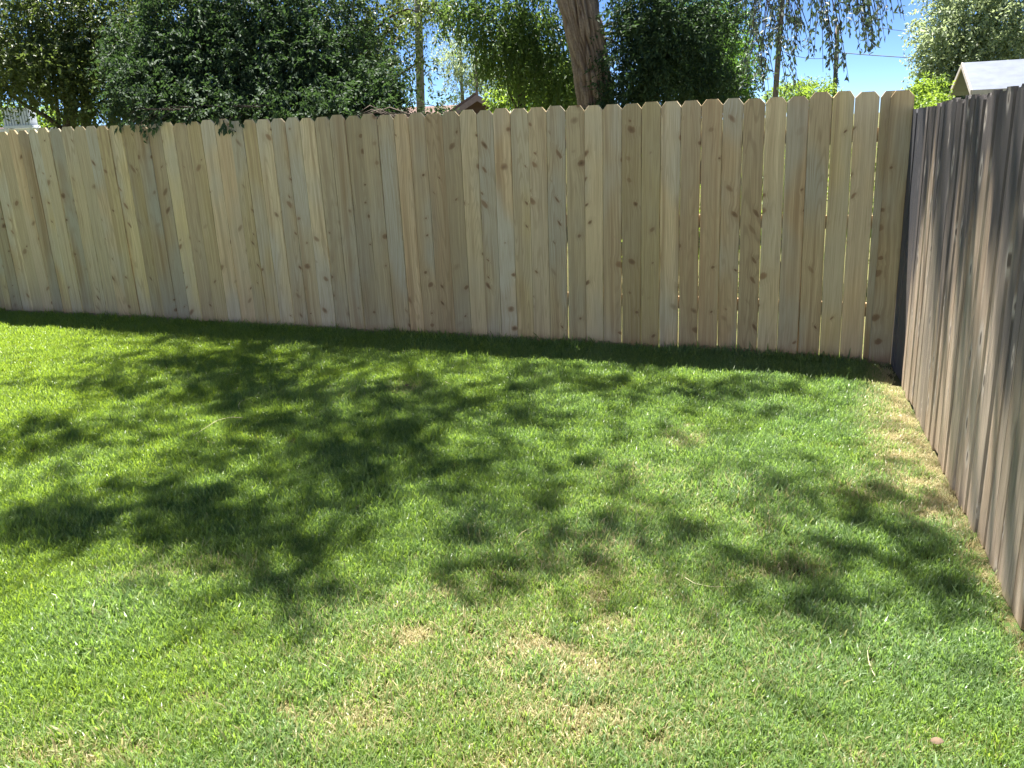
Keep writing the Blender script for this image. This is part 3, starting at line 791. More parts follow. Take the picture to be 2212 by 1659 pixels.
for a_, b_ in strands:
    v, f = tube_vf([p - tr_base for p in arc(a_ + np.array([0, .1, .25]), b_, .10, 6)], [.006, .0055, .005, .0045, .004, .003, .002], 3)
    o_ = len(TV); TV += v; TF += [tuple(q + o_ for q in ff) for ff in f]
tw = mesh_obj('twigs', TV, TF, M['bark_dark'], t); tw['kind'] = 'stuff'

# ------------------------------------------------------------------ left: near dark elm shrub hanging over the fence
bf = behind_fence(.12)
bl = [blob(330, 190, 9.3, .42, .36, 520), blob(450, 150, 9.5, .55, .5, 760), blob(580, 170, 9.3, .55, .5, 760), blob(690, 160, 9.4, .45, .5, 620), blob(775, 120, 9.8, .42, .45, 190),
      blob(420, 40, 9.8, .5, .5, 620), blob(560, 40, 9.6, .55, .55, 700), blob(680, 30, 9.9, .5, .5, 230), blob(300, 110, 9.6, .35, .35, 260), blob(795, 205, 9.1, .3, .22, 280), blob(500, 235, 8.9, .5, .2, 300), blob(640, 240, 8.8, .5, .2, 300),
      blob(370, 235, 9.0, .4, .2, 240), blob(760, 235, 8.8, .4, .18, 220), blob(840, 200, 9.1, .16, .14, 70), blob(938, 228, 9.2, .13, .07, 26), (at(500, -160, 10.2), (1.0, .7, .6), 420), (at(720, -170, 10.4), (.9, .7, .6), 300)]
st = tree('elm_shrub', 'dense dark green elm shrub leaning over the left half of the fence', (-2.55, 10.3), at(520, 60, 10.0), .10, .05, M['bark_dark'], bl, M['lf_dark'], 41, limb_r=.014,
          cat='shrub', tl=.26, per=16, L=.050, W=.027, droop=.45, cut=bf)
for (x0, y0, x1, y1, Y) in ((-2.2, 10.4, 700, 60, 10.0), (-2.9, 10.2, 400, 60, 9.9)):
    b0 = np.array([x0, y0, gz(x0, y0)])
    limb(st, arc(b0, at(x1, y1, Y), .1, 6, .05, lr), .07, .03, M['bark_dark'], 8, 'stem')
# sprigs that hang over the top edge of the boards onto the lawn side
def sprig(x0, y0, x1, y1, n, seed, parent):
    rng = np.random.default_rng(seed)
    def onf(x, y, off_):
        d = ray(x, y); tt = (OF @ NF) / (d[:2] @ NF); P = CAM + d * tt
        return P + np.array([NF[0], NF[1], 0]) * off_
    a_, b_ = onf(x0, y0, -.03), onf(x1, y1, -.05)
    s_ = a_ + np.array([NF[0], NF[1], 0]) * .45 + np.array([0, 0, .10])
    limb(parent, [s_, (s_ + a_) / 2 + np.array([0, 0, .06]), a_, b_], .005, .0015, M['bark_dark'], 4, 'sprig')
    tt_ = np.linspace(.1, 1, n)
    P = a_[None] + (b_ - a_)[None] * tt_[:, None] + rng.normal(size=(n, 3)) * .010
    ax = rng.normal(size=(n, 3)) * .5; ax[:, 2] -= .9; ax -= np.array([NF[0], NF[1], 0])[None] * .25
    ax /= np.linalg.norm(ax, axis=1)[:, None]
    nm = rng.normal(size=(n, 3)) * .4 - np.array([NF[0], NF[1], 0])[None]
    v, t_ = leaf_tris(P, ax, nm, rng.uniform(.045, .07, n), rng.uniform(.022, .034, n))
    tri_obj('leaves', v - np.array(parent.location)[None], t_, M['lf_dark'], parent, np.repeat(rng.random(n), 4))
for k_, q in enumerate(((268, 262, 262, 276, 7), (292, 262, 303, 280, 7), (310, 264, 325, 300, 11), (322, 262, 338, 282, 8), (335, 258, 348, 272, 6), (478, 258, 484, 276, 6), (486, 256, 496, 285, 11), (500, 258, 510, 285, 9), (352, 258, 362, 266, 4), (520, 255, 530, 264, 5), (410, 256, 420, 262, 3))):
    sprig(*q, 100 + k_, st)

# ------------------------------------------------------------------ left: olive-leaved trees behind the low house
bl = [blob(60, 60, 14, 1.0, .8, 900), blob(200, 60, 14.2, .9, .8, 860), blob(120, 150, 13.6, .7, .4, 460), blob(250, 170, 13.8, .6, .5, 430), blob(10, 140, 14, .6, .5, 330), blob(330, 60, 14.8, .9, .8, 600),
      blob(200, 235, 13.6, .45, .2, 110), blob(-140, 60, 14, 1.2, 1.0, 420), (at(100, -160, 14.4), (1.8, 1.2, .9), 600)]
ot = tree('olive_leaved_tree', 'olive green tree at far left with forked slender trunks', (-7.3, 14.2), at(150, 60, 14.2), .13, .07, M['bark_dark'], bl, M['lf_olive'], 51, limb_r=.04, tl=.32, per=10, L=.075, W=.04, droop=.5)
limb(ot, arc(np.array([-7.0, 14.0, .1]), at(190, 120, 13.9), .0, 6, .03, lr), .085, .05, M['bark_grey'], 9, 'stem')
limb(ot, arc(np.array([-6.6, 14.0, .1]), at(262, 120, 13.9), .0, 6, .03, lr), .07, .04, M['bark_dark'], 9, 'stem')

bl = [blob(640, 60, 17, .9, .8, 260), blob(760, 30, 17, .9, .8, 250), blob(820, 60, 16.5, .6, .7, 190), blob(830, 150, 16.2, .4, .5, 90), blob(905, 5, 24, .7, .6, 160), blob(960, 10, 17, .4, .28, 55), blob(900, 25, 15.5, .34, .42, 40), blob(915, 120, 15.5, .2, .3, 16), blob(780, 150, 17, .8, .5, 260), (at(780, -170, 17.5), (2.0, 1.4, 1.0), 500)]
tree('elm_tree', 'shady elm behind the dark shrub, left of the grey pole', (-3.6, 17.2), at(800, 40, 17), .15, .07, M['bark_dark'], bl, M['lf_olive'], 61, limb_r=.04, tl=.34, per=10, L=.085, W=.045, droop=.55)

# sunlit hanging branches between the grey pole and the trunk
bl = [blob(1010, 10, 14.5, .45, .4, 150), blob(1080, 60, 14.5, .5, .6, 260), blob(1150, 50, 14.3, .5, .7, 320), blob(1190, 130, 14.2, .42, .6, 260), blob(1140, 140, 15, .4, .3, 160), blob(1230, 190, 14.6, .35, .35, 170),
      blob(1075, 115, 15, .3, .2, 60), (at(1100, -150, 15), (1.5, 1.0, .9), 420)]
tree('willow_tree', 'sunlit yellow-green tree with hanging branches left of the thick trunk', (.35, 15.6), at(1130, 20, 15.4), .10, .05, M['bark_dark'], bl, M['lf_sun'], 71, limb_r=.03, tl=.42, per=12, L=.085, W=.036, droop=.9)

bl = [blob(1100, 218, 24, .42, .3, 200), blob(1170, 205, 23, .8, .5, 360), blob(1240, 215, 22, .6, .4, 240), blob(1130, 170, 25, .6, .4, 170), blob(1200, 160, 25, .6, .4, 170)]
tree('bright_shrub', 'bright yellow-green bush right of the red gable, above the fence top', (1.2, 23.5), (1.1, 23.5, 2.4), .08, .04, M['bark_dark'], bl, M['lf_bright'], 81, limb_r=.02, cat='shrub', tl=.4, per=10, L=.13, W=.055, droop=.1)

bl = [blob(985, 160, 62, 1.2, 1.8, 110), blob(1015, 130, 62, 1.4, 1.7, 150), blob(1045, 165, 62, 1.2, 1.8, 150), blob(965, 100, 63, 1.1, 1.4, 70), blob(1080, 120, 63, 1.4, 2.0, 160)]
tree('pale_tree', 'thin pale far tree against sky between grey pole and sunlit branches', (-2.6, 62.5), (-2.5, 62.5, 9.0), .18, .06, M['bark_grey'], bl, M['lf_pale'], 91, limb_r=.04, tl=.9, per=10, L=.24, W=.09, droop=.6)

bl = [blob(1560, 130, 24, .75, .7, 420), blob(1590, 180, 23, .5, .5, 260), blob(1530, 180, 23.5, .7, .5, 280), blob(1570, 70, 25, .6, .7, 220), blob(1500, 90, 24.5, .7, .9, 300), blob(1450, 150, 24, .8, .8, 260), blob(1545, 10, 26, .6, .6, 160)]
tree('round_tree', 'rounded green tree right of the trunk, its right side lit against sky', (5.5, 24), at(1540, 60, 24), .16, .06, M['bark_dark'], bl, M['lf_mid'], 95, limb_r=.04, tl=.42, per=11, L=.11, W=.055, droop=.25)
crown_more = [blob(1590, 130, 24, .35, .5, 90), blob(1570, 60, 24.6, .4, .6, 90)]

bl = [blob(1720, 205, 48, 1.0, .5, 130), blob(1755, 200, 50, 1.1, .55, 150), blob(1690, 212, 47, 1.0, .5, 100), blob(1780, 208, 50, .8, .4, 70)]
tree('far_bush', 'small distant bush top showing between the two utility poles', (16.6, 49.5), (16.6, 49.5, 3.0), .1, .05, M['bark_grey'], bl, M['lf_bright'], 97, limb_r=.02, cat='shrub', tl=.6, per=10, L=.2, W=.09, droop=.1)

bl = [blob(2075, 60, 35, 1.7, 1.7, 620), blob(2160, 30, 34, 2.0, 1.8, 720), blob(2060, 150, 34.5, 1.1, 1.0, 330), blob(2130, 130, 34, 1.5, 1.2, 420), blob(2230, 90, 34, 2.0, 1.6, 420), blob(2090, -60, 35.5, 1.7, 1.4, 420), blob(2050, 205, 34, .7, .5, 140), blob(2110, 200, 34, 1.0, .6, 200), (at(2180, -140, 35), (2.8, 2.2, 1.8), 620), blob(2030, 100, 34.5, .7, .9, 150)]
tree('silver_poplar', 'large pale silvery-green tree at the right behind the shed', (19.6, 35.6), at(2140, 0, 35.4), .35, .15, M['bark_grey'], bl, M['lf_pale'], 99, limb_r=.07, tl=.75, per=11, L=.16, W=.085, droop=.5)

bl = [blob(1985, 235, 11.5, .26, .22, 190), blob(2008, 212, 12, .22, .26, 200), blob(1990, 260, 11.2, .25, .25, 120), blob(2025, 258, 11.4, .3, .2, 130)]
tree('lilac_bush', 'leafy yellow-green bush in the fence corner, left of the shed', (5.7, 11.8), (5.75, 11.8, 1.6), .03, .015, M['bark_grey'], bl, M['lf_bright'], 101, limb_r=.012, cat='shrub', tl=.16, per=10, L=.055, W=.03, droop=.1)

# low green behind the fences, seen only through the slits
bl = [(fw(1.2, 2.6, .8), (1.2, .5, .6), 260), (fw(2.6, 2.9, .8), (.9, .5, .6), 200)]
tree('neighbour_shrub', 'low green shrub behind the right end of the new fence', fw(1.9, 2.8)[:2], fw(1.9, 2.8, .9), .04, .02, M['bark_grey'], bl, M['lf_bright'], 103, limb_r=.012, cat='shrub', tl=.2, per=9, L=.07, W=.035, droop=.2)

# dead branches heaped behind the fence
dp = empty('dead_branches', (-1.15, 8.35, gz(-1.15, 8.35)))
tag(dp, 'heap of bare dead branches showing over the fence beneath the grey pole', 'branches')
lr = random.Random(19)
for k_ in range(11):
    Y = 8.2 + lr.uniform(-.25, .35)
    x0, x1 = 750 + lr.uniform(0, 80), 850 + lr.uniform(-20, 55)
    p0 = at(x0, 252 + lr.uniform(-4, 5), Y); p2 = at(x1, 238 + lr.uniform(-5, 8), Y + lr.uniform(-.1, .1)); pm = (p0 + p2) / 2 + np.array([0, 0, lr.uniform(0, .05)])
    e = p2 + np.array([lr.uniform(.1, .3), lr.uniform(-.1, .1), -lr.uniform(.04, .12)])
    g0 = np.array([p0[0] - lr.uniform(.2, .5), Y, gz(p0[0], Y)])
    limb(dp, [g0, (g0 + p0) / 2 + np.array([.1, 0, .1]), p0, pm + np.array([0, 0, lr.uniform(-.05, .06)]), p2 + np.array([lr.uniform(-.1, .1), 0, lr.uniform(-.08, .03)]), e], lr.uniform(.007, .014), .003, M['bark_dark'], 5, 'branch')

# ------------------------------------------------------------------ poles and wires
def pole(name, label, xt, yt, xb, yb, Y, dia, mat, top_extra=0.0, group=None):
    pt, pb = at(xt, yt, Y), at(xb, yb, Y)
    d = (pt - pb) / (pt[2] - pb[2])
    g = gz(pb[0], Y)
    base = pb + d * (g - pb[2]); base[2] = g; top = pt + d * top_extra
    e = empty(name, tuple(base)); tag(e, label, 'pole', group)
    n = 7
    pts = [(top - base) * i / (n - 1) for i in range(n)]
    tube('shaft', pts, [dia / 2 * (1.15 - .3 * i / (n - 1)) for i in range(n)], mat, e, 12)
    return e, top
p1, t1 = pole('utility_pole', 'taller wooden utility pole seen through hanging leaves, nearer the thick trunk', 1690, 0, 1675, 205, 40, .235, M['pole'], 3.0, 'utility poles against the sky')
p2, t2 = pole('utility_pole', 'shorter reddish wooden utility pole with a wire running right from it', 1809, 66, 1803, 205, 50, .25, M['pole'], .3, 'utility poles against the sky')
p3, t3 = pole('grey_pole', 'weathered grey round pole rising over the fence left of the red gable', 905, 70, 909, 240, 20, .185, M['pole_grey'], 1.2)
p4, t4 = pole('utility_pole', 'thin distant pole rising just above the red gable roof', 1029, 150, 1030, 205, 58, .2, M['pole'], 1.5, 'utility poles against the sky')
for e_, tp, nm_ in ((p1, t1, 0), (p2, t2, 1)):
    L_ = (tp - np.array(e_.location))
    # crossarm with insulators near the top
    z = L_[2] - (.5 if nm_ == 0 else .12)
    c_ = L_ * (z / L_[2])
    if nm_ == 0:
        ca = box('crossarm', (c_[0] - 1.1, c_[0] + 1.1, c_[1] - .16, c_[1] - .10 + .0, z - .06, z + .06), M['pole'], e_)
        for dx in (-.95, -.4, .4, .95):
            v, f = tube_vf([(c_[0] + dx, c_[1] - .13, z + .06), (c_[0] + dx, c_[1] - .13, z + .14), (c_[0] + dx, c_[1] - .13, z + .2)], [.02, .05, .03], 8)
            mesh_obj('insulator', v, f, M['cooler'], e_)
    else:
        v, f = tube_vf([(c_[0], c_[1] - .13, z), (c_[0], c_[1] - .22, z)], [.03, .05], 8); mesh_obj('insulator', v, f, M['cooler'], e_)
def wire(label, a_, b_, sag, r=.012, mat='wire'):
    pts = arc(a_, b_, -sag, 16)
    o_ = np.array(pts[0])
    w = tube('overhead_wire', [p - o_ for p in pts], r, M[mat], None, 5); w.location = tuple(o_)
    tag(w, label, 'wire', 'overhead wires')
wire('overhead wire running right from the shorter reddish pole to the silvery tree', at(1806, 113, 49.85), at(2130, 132, 45), .05, .022)
wire('overhead wire between the two wooden utility poles', at(1683, 108, 39.85), at(1806, 120, 49.85), .25, .014)
wire('slack looping wire low on the left side of the shorter pole', at(1683, 90, 39.8), at(1803, 184, 49.85), 1.6, .012)
wire('overhead wire slanting up from the fence to the taller pole', at(1550, 190, 33), at(1686, 60, 39.8), .3, .012)
wire('thin high wire crossing the open sky above the shorter pole', at(1900, 60, 52), at(2130, 78, 50), .1, .014)
wire('pale service cable rising from the flat white roof into dark leaves', at(245, 268, 27.5), at(352, 236, 24), .05, .03, 'cable')

# ------------------------------------------------------------------ far-left flat roofed house with its cooler
hA = np.array([-24.0, 31.2, 0]); hB = np.array([-13.4, 33.4, 0])
hd = (hB - hA) / np.linalg.norm(hB - hA); hn = np.array([-hd[1], hd[0], 0])
Lh = np.linalg.norm(hB - hA)
ang = math.atan2(hd[1], hd[0])
gzh = gz(-18, 32)
hz = 2.36 - gzh
house = empty('flat_roof_house', (hA[0], hA[1], gzh), ang)
tag(house, 'low house with flat white roof at the far left behind the fence', 'house')
box('wall', (0.15, Lh - .15, .15, 4.6, 0, hz - .14), M['cream'], house)
box('roof', (-.1, Lh + .1, -.1, 4.9, hz - .10, hz), M['white_roof'], house)
box('fascia', (-.12, Lh + .12, -.14, -.102, hz - .20, hz + .03), M['white_roof'], house)
for k_, wx in enumerate((1.5, 4.6, 7.6)):
    w_ = box('window', (wx, wx + 1.2, .09, .147, .95, 1.9), M['shed_trim'], house)
    box('pane', (wx + .08, wx + 1.12, .07, .088, 1.03, 1.82), M['wire'], w_)
tube('vent_pipe', [(5.1, 1.0, hz), (5.1, 1.0, hz + .28)], .05, M['cooler'], house, 10)
tube('roof_pipe', [(.2, .3, hz + .06), (6.4, .3, hz + .06)], .035, M['trim'], house, 8)
# cooler
ct, cb = at(11, 233, 32), at(75, 274, 32)
cw = cb[0] - ct[0]; ch = ct[2] - (hz + gzh)
cool = empty('evaporative_cooler', (ct[0] - .28, 32.2, hz + gzh), ang)
tag(cool, 'white louvred evaporative cooler standing on the flat roof', 'air cooler')
box('base_pan', (-.03, cw + .03, -.03, .93, .05, .14), M['cooler'], cool)
for lx in (.02, cw - .08):
    for lyy in (.02, .82): box('leg', (lx, lx + .06, lyy, lyy + .06, 0, .049), M['cooler'], cool)
box('core', (.03, cw - .03, .04, .87, .141, ch - .07), M['cooler_dark'], cool)
box('lid', (-.03, cw + .03, -.03, .93, ch - .069, ch), M['cooler'], cool)
for k_ in range(10):
    xx = cw * (k_ + .18) / 10
    box('louvre', (xx, xx + cw * .062, -.005, .039, .142, ch - .07), M['cooler'], cool)

bl = [blob(-40, 262, 46, 1.3, .8, 160), blob(10, 258, 46, 1.2, .8, 180), blob(75, 262, 45, 1.2, .7, 160), blob(130, 265, 45, 1.0, .6, 110)]
tree('hedge_tree', 'bright yellow-green tree top behind the flat roof and its cooler', (-24.5, 46), (-24.3, 46, 2.6), .12, .06, M['bark_grey'], bl, M['lf_bright'], 105, limb_r=.03, tl=.5, per=10, L=.2, W=.09, droop=.1)

# ------------------------------------------------------------------ red gabled house
ga = at(1030, 204, 45)
rh = empty('red_house', (ga[0], 45, 0)); tag(rh, 'dark red house gable with pinkish shingle roof above the fence', 'house')
za = ga[2]
hw_, rise = 3.2, 2.0 * 1.0
ze = za - 1.9
v = [(-hw_ + .5, .6, 0), (hw_ - .5, .6, 0), (hw_ - .5, .6, ze + .25), (0, .6, za - .2), (-hw_ + .5, .6, ze + .25)]
v += [(p[0], 9.0, p[2]) for p in v]
mesh_obj('wall', v, [(0, 1, 2, 3, 4), (9, 8, 7, 6, 5), (0, 5, 6, 1), (1, 6, 7, 2), (4, 3, 8, 9), (2, 7, 8, 3), (0, 4, 9, 5)], M['red_wall'], rh)
slab('roof', [(-hw_, -.1, ze), (0, -.1, za), (0, 9.2, za), (-hw_, 9.2, ze)][::-1], .12, M['pink_roof'], rh)
slab('roof', [(0, -.1, za), (hw_, -.1, ze), (hw_, 9.2, ze), (0, 9.2, za)], .12, M['pink_roof'], rh)
for s_ in (-1, 1):
    q = [(0, -.125, za - .005), (s_ * hw_, -.125, ze - .005), (s_ * hw_, -.125, ze - .30), (0, -.125, za - .32)]
    v = q + [(p[0], -.165, p[2]) for p in q]
    mesh_obj('rake_board', v, [(0, 1, 2, 3), (7, 6, 5, 4), (0, 4, 5, 1), (1, 5, 6, 2), (2, 6, 7, 3), (3, 7, 4, 0)], M['trim'], rh)
# side wing whose roof runs left behind the leaves
slab('wing_roof', [(-6.0, 2.0, za - 1.25), (-.9, 2.0, za - 1.25), (-.9, 5.0, za - .32), (-6.0, 5.0, za - .32)], .12, M['pink_roof'], rh)
box('wing_wall', (-5.8, -2.72, 2.4, 8.8, 0, za - 1.4), M['red_wall'], rh)

# ------------------------------------------------------------------ shed behind the old fence
se = at(2917 / 1.38879, 270 / 1.38879, 13.0); sf = np.array([se[0] + .325 * 2.6, 15.6, 1.84]); sa = np.array([(se[0] + sf[0]) / 2, 14.3, 2.325])
sh_ang = YAW
shed = empty('garden_shed', (se[0], se[1], gz(6, 12)), sh_ang); tag(shed, 'plank shed with bleached pale roof behind the old fence', 'shed')
inv = np.array([[math.cos(sh_ang), math.sin(sh_ang)], [-math.sin(sh_ang), math.cos(sh_ang)]])
def loc(p):
    q = inv @ (np.array(p[:2]) - se[:2]); return np.array([q[0], q[1], p[2] - shed.location[2]])
e0, f0, a0 = loc(se), loc(sf), loc(sa)
dep = f0[1]; zE, zA = e0[2], a0[2]; ym = dep / 2; Ls = 4.2; oh = .28
k_ = (zA - zE) / ym
wv = [(oh, .22, 0), (oh, dep - .22, 0), (oh, dep - .22, zE + .22 * k_ - .05), (oh, ym, zA - .06), (oh, .22, zE + .22 * k_ - .05)]
wv += [(Ls - oh, p[1], p[2]) for p in wv]
mesh_obj('wall', wv, [(4, 3, 2, 1, 0), (5, 6, 7, 8, 9), (0, 1, 6, 5), (1, 2, 7, 6), (4, 0, 5, 9), (3, 4, 9, 8), (2, 3, 8, 7)], M['shed_wall'], shed)
slab('roof', [(0, 0, zE), (Ls, 0, zE), (Ls, ym, zA), (0, ym, zA)], .045, M['shed_roof'], shed)
slab('roof', [(0, ym, zA), (Ls, ym, zA), (Ls, dep, zE), (0, dep, zE)], .045, M['shed_roof'], shed)
for (y0, z0_, y1, z1_) in ((0, zE, ym, zA), (ym, zA, dep, zE)):
    q = [(-.022, y0, z0_ + .004), (-.022, y1, z1_ + .004), (-.022, y1, z1_ - .075), (-.022, y0, z0_ - .075)]
    v = q + [(-.002, p[1], p[2]) for p in q]
    mesh_obj('rake_board', v, [(0, 1, 2, 3), (7, 6, 5, 4), (0, 4, 5, 1), (1, 5, 6, 2), (2, 6, 7, 3), (3, 7, 4, 0)], M['shed_trim'], shed)
box('eave_board', (0, Ls, -.024, -.003, zE - .075, zE - .002), M['shed_trim'], shed)
nb = 9
for i in range(nb):     # gable planks
    y0 = .24 + (dep - .48) * i / nb; y1 = .24 + (dep - .48) * (i + 1) / nb - .012
    zt0 = zE + k_ * (y0 if y0 < ym else dep - y0) - .075; zt1 = zE + k_ * (y1 if y1 < ym else dep - y1) - .075
    v = [(oh - .022, y0, .02), (oh - .022, y1, .02), (oh - .022, y1, zt1), (oh - .022, y0, zt0), (oh - .002, y0, .02), (oh - .002, y1, .02), (oh - .002, y1, zt1), (oh - .002, y0, zt0)]
    mesh_obj('plank', v, [(3, 2, 1, 0), (4, 5, 6, 7), (0, 1, 5, 4), (1, 2, 6, 5), (2, 3, 7, 6), (3, 0, 4, 7)], M['shed_wall'], shed)
for i in range(24):
    x0 = oh + (Ls - 2 * oh) * i / 24; x1 = x0 + (Ls - 2 * oh) / 24 - .012
    box('plank', (x0, x1, .198, .218, .02, zE + .2 * k_ - .08), M['shed_wall'], shed)

# ------------------------------------------------------------------ lawn
def blade_clump(name, seed, n=66, rad=.058, hmin=.028, hmax=.058):
    rg = random.Random(seed)
    V, Fc, R_, T_ = [], [], [], []
    for i in range(n):
        an = rg.uniform(0, 6.283); rr_ = rad * math.sqrt(rg.random())
        bx, by = rr_ * math.cos(an), rr_ * math.sin(an)
        yaw = rg.uniform(0, 6.283); lean = abs(rg.gauss(.35, .35)); h = rg.uniform(hmin, hmax) * (1.5 if rg.random() < .06 else 1); w = rg.uniform(.0013, .0029)
        curl = rg.uniform(.2, 1.1); r = rg.random()
        dx, dy = math.cos(yaw), math.sin(yaw)
        tw_ = yaw + math.pi / 2 + rg.uniform(-.7, .7); sx, sy = math.cos(tw_), math.sin(tw_)
        px, pz, a_ = 0.0, -.004, lean * .4
        o = len(V)
        for j in range(4):
            t = j / 3
            ww = w * (1 - t * .25) if j < 3 else w * .12
            V += [(bx + dx * px - sx * ww, by + dy * px - sy * ww, pz), (bx + dx * px + sx * ww, by + dy * px + sy * ww, pz)]
            R_ += [r, r]; T_ += [t, t]
            px += math.sin(a_) * h / 3; pz += math.cos(a_) * h / 3; a_ += (lean * .6 + curl) / 3
        for j in range(3):
            q = o + 2 * j; Fc.append((q, q + 1, q + 3, q + 2))
    me = bpy.data.meshes.new(name); me.from_pydata(V, [], Fc); me.update()
    for k2, vals in (('rnd', R_), ('tip', T_)):
        a2 = me.attributes.new(k2, 'FLOAT', 'POINT'); a2.data.foreach_set('value', np.array(vals, dtype=np.float32))
    me.materials.append(M['grass'])
    return bpy.data.objects.new(name, me)

clumps = bpy.data.collections.new('grass_clumps')
NV = 6
for k_ in range(NV):
    clumps.objects.link(blade_clump('grass_clump_%d' % k_, 500 + k_, 66 if k_ < 4 else 52, .058, (.024 if k_ < 4 else .02), (.050 if k_ < 4 else .042)))

rng = np.random.default_rng(2024)
N = 32000
sx_ = rng.uniform(-8.2, 3.3, N * 4); sn_ = rng.uniform(-7.2, -.004, N * 4)
px = OF[0] + UF[0] * sx_ + NF[0] * sn_; py = OF[1] + UF[1] * sx_ + NF[1] * sn_
keep = (np.abs(px) < .66 * py + 1.3) & (py > .9)
al = (px - A0[0]) * RD[0] + (py - A0[1]) * RD[1]; ac = (px - A0[0]) * RM[0] + (py - A0[1]) * RM[1]
keep &= ac < -.03
px, py = px[keep], py[keep]
# thin with distance so that far clumps are a little sparser
pk = np.clip(1.15 - .05 * py, .6, 1.0); kk = rng.random(len(px)) < pk
px, py = px[kk][:N], py[kk][:N]
n_ = len(px)
DRY = [(1130, 1450, 400, 160, .42), (1250, 1300, 240, 110, .34), (450, 1600, 420, 70, .2), (1480, 1100, 260, 60, .18), (1935, 905, 40, 26, .7), (1930, 940, 46, 26, .9), (1960, 1000, 60, 36, .75), (1985, 1050, 70, 36, .8), (2030, 1095, 60, 30, .8), (1900, 1060, 90, 30, .45), (2075, 1120, 30, 40, .8), (2120, 1200, 30, 40, .6), (2170, 1290, 30, 40, .5),
       (925, 1375, 110, 22, .75), (860, 1400, 55, 30, .85), (1010, 1400, 80, 26, .5), (1200, 1405, 110, 34, .75), (1260, 1470, 90, 46, .7), (1290, 1300, 46, 50, .6), (1230, 1560, 110, 60, .7), (1300, 1210, 50, 40, .5),
       (770, 1560, 90, 40, .6), (690, 1600, 70, 30, .45), (150, 1640, 120, 30, .7), (1700, 1235, 60, 22, .6), (1340, 1350, 60, 30, .5), (1480, 955, 36, 14, .55), (880, 842, 24, 8, .6), (430, 1230, 100, 22, .35), (1080, 1640, 110, 40, .5),
       (1400, 1610, 90, 40, .5), (2020, 1625, 34, 16, .7), (1180, 1220, 80, 30, .3), (1560, 1260, 60, 26, .35), (1640, 1150, 40, 18, .4), (1380, 1030, 80, 20, .3), (980, 1290, 80, 24, .4), (250, 1250, 90, 20, .2), (1860, 1640, 60, 20, .5), (1160, 1330, 70, 30, .4), (1450, 1260, 50, 20, .35)]
dry = np.zeros(n_)
for (x, y, rx, ry, a_) in DRY:
    G = ground(x, y); vx = (ground(x + rx, y) - ground(x - rx, y)) / 2; vy = (ground(x, y - ry) - ground(x, y + ry)) / 2
    B = np.array([[vx[0], vy[0]], [vx[1], vy[1]]]); Bi = np.linalg.inv(B)
    q = np.stack([px - G[0], py - G[1]]); u_ = Bi @ q
    dry = np.maximum(dry, a_ * np.exp(-.42 * (u_ ** 2).sum(0)))
nz = np.array([mnoise.noise(Vector((a_ * 2.3, b_ * 2.3, 0))) for a_, b_ in zip(px, py)]); nz2 = np.array([mnoise.noise(Vector((a_ * 9, b_ * 9, 4))) for a_, b_ in zip(px, py)])
dry = np.clip(dry * (.9 + .9 * nz2) + .14 * np.clip(nz, 0, 1) + .05 * rng.random(n_), 0, 1)
al_ = (px - A0[0]) * RD[0] + (py - A0[1]) * RD[1]
acl = (px - A0[0]) * RM[0] + (py - A0[1]) * RM[1]
dry = np.maximum(dry, np.clip(1.1 - (-acl - .03) * np.interp(al_, [-.6, 0, .5, 1.3, 1.8, 2.4, 4], [6, 4, 2.7, 2.7, 7, 14, 16]), 0, 1) * (.85 + .5 * nz2))          # parched strip along the old fence
s_all = (px - OF[0]) * UF[0] + (py - OF[1]) * UF[1]
tint = np.clip(.42 + .15 * s_all + .35 * nz + rng.normal(size=n_) * .12, 0, 1)  # random hue, plus lens veil and sun glow painted in as a sideways drift
n_off = (px - OF[0]) * NF[0] + (py - OF[1]) * NF[1]
scl = rng.uniform(.74, 1.2, n_) * (1 - .32 * dry) * (1 + .25 * nz) * np.where((n_off > -.09) & (rng.random(n_) < .6), rng.uniform(1.1, 1.9, n_), 1) * np.where(rng.random(n_) < .006, 1.5, 1)
me = bpy.data.meshes.new('grass')
me.vertices.add(n_)
me.vertices.foreach_set('co', np.stack([px, py, [gz(a_, b_) for a_, b_ in zip(px, py)]], 1).astype(np.float32).ravel())
for k2, vals in (('dry', dry), ('tint', tint), ('scl', scl)):
    a2 = me.attributes.new(k2, 'FLOAT', 'POINT'); a2.data.foreach_set('value', vals.astype(np.float32))
rot = np.stack([rng.normal(size=n_) * .08, rng.normal(size=n_) * .08, rng.uniform(0, 6.283, n_)], 1)
a2 = me.attributes.new('rot', 'FLOAT_VECTOR', 'POINT'); a2.data.foreach_set('vector', rot.astype(np.float32).ravel())
vid = rng.integers(0, 4, n_); vid[dry > .45] = rng.integers(4, NV, (dry > .45).sum())
a2 = me.attributes.new('vid', 'INT', 'POINT'); a2.data.foreach_set('value', vid.astype(np.int32))
me.materials.append(M['grass'])
lawn = bpy.data.objects.new('grass', me); COL.objects.link(lawn)
tag(lawn, 'green lawn grass with straw-yellow dry patches in front of the fence', 'grass', kind='stuff')
ng = bpy.data.node_groups.new('scatter_grass', 'GeometryNodeTree')
ng.interface.new_socket('Geometry', in_out='INPUT', socket_type='NodeSocketGeometry')
ng.interface.new_socket('Geometry', in_out='OUTPUT', socket_type='NodeSocketGeometry')
gi = ng.nodes.new('NodeGroupInput'); go = ng.nodes.new('NodeGroupOutput')
ci = ng.nodes.new('GeometryNodeCollectionInfo'); ci.inputs['Collection'].default_value = clumps
ci.inputs['Separate Children'].default_value = True; ci.inputs['Reset Children'].default_value = True
ip = ng.nodes.new('GeometryNodeInstanceOnPoints'); ip.inputs['Pick Instance'].default_value = True
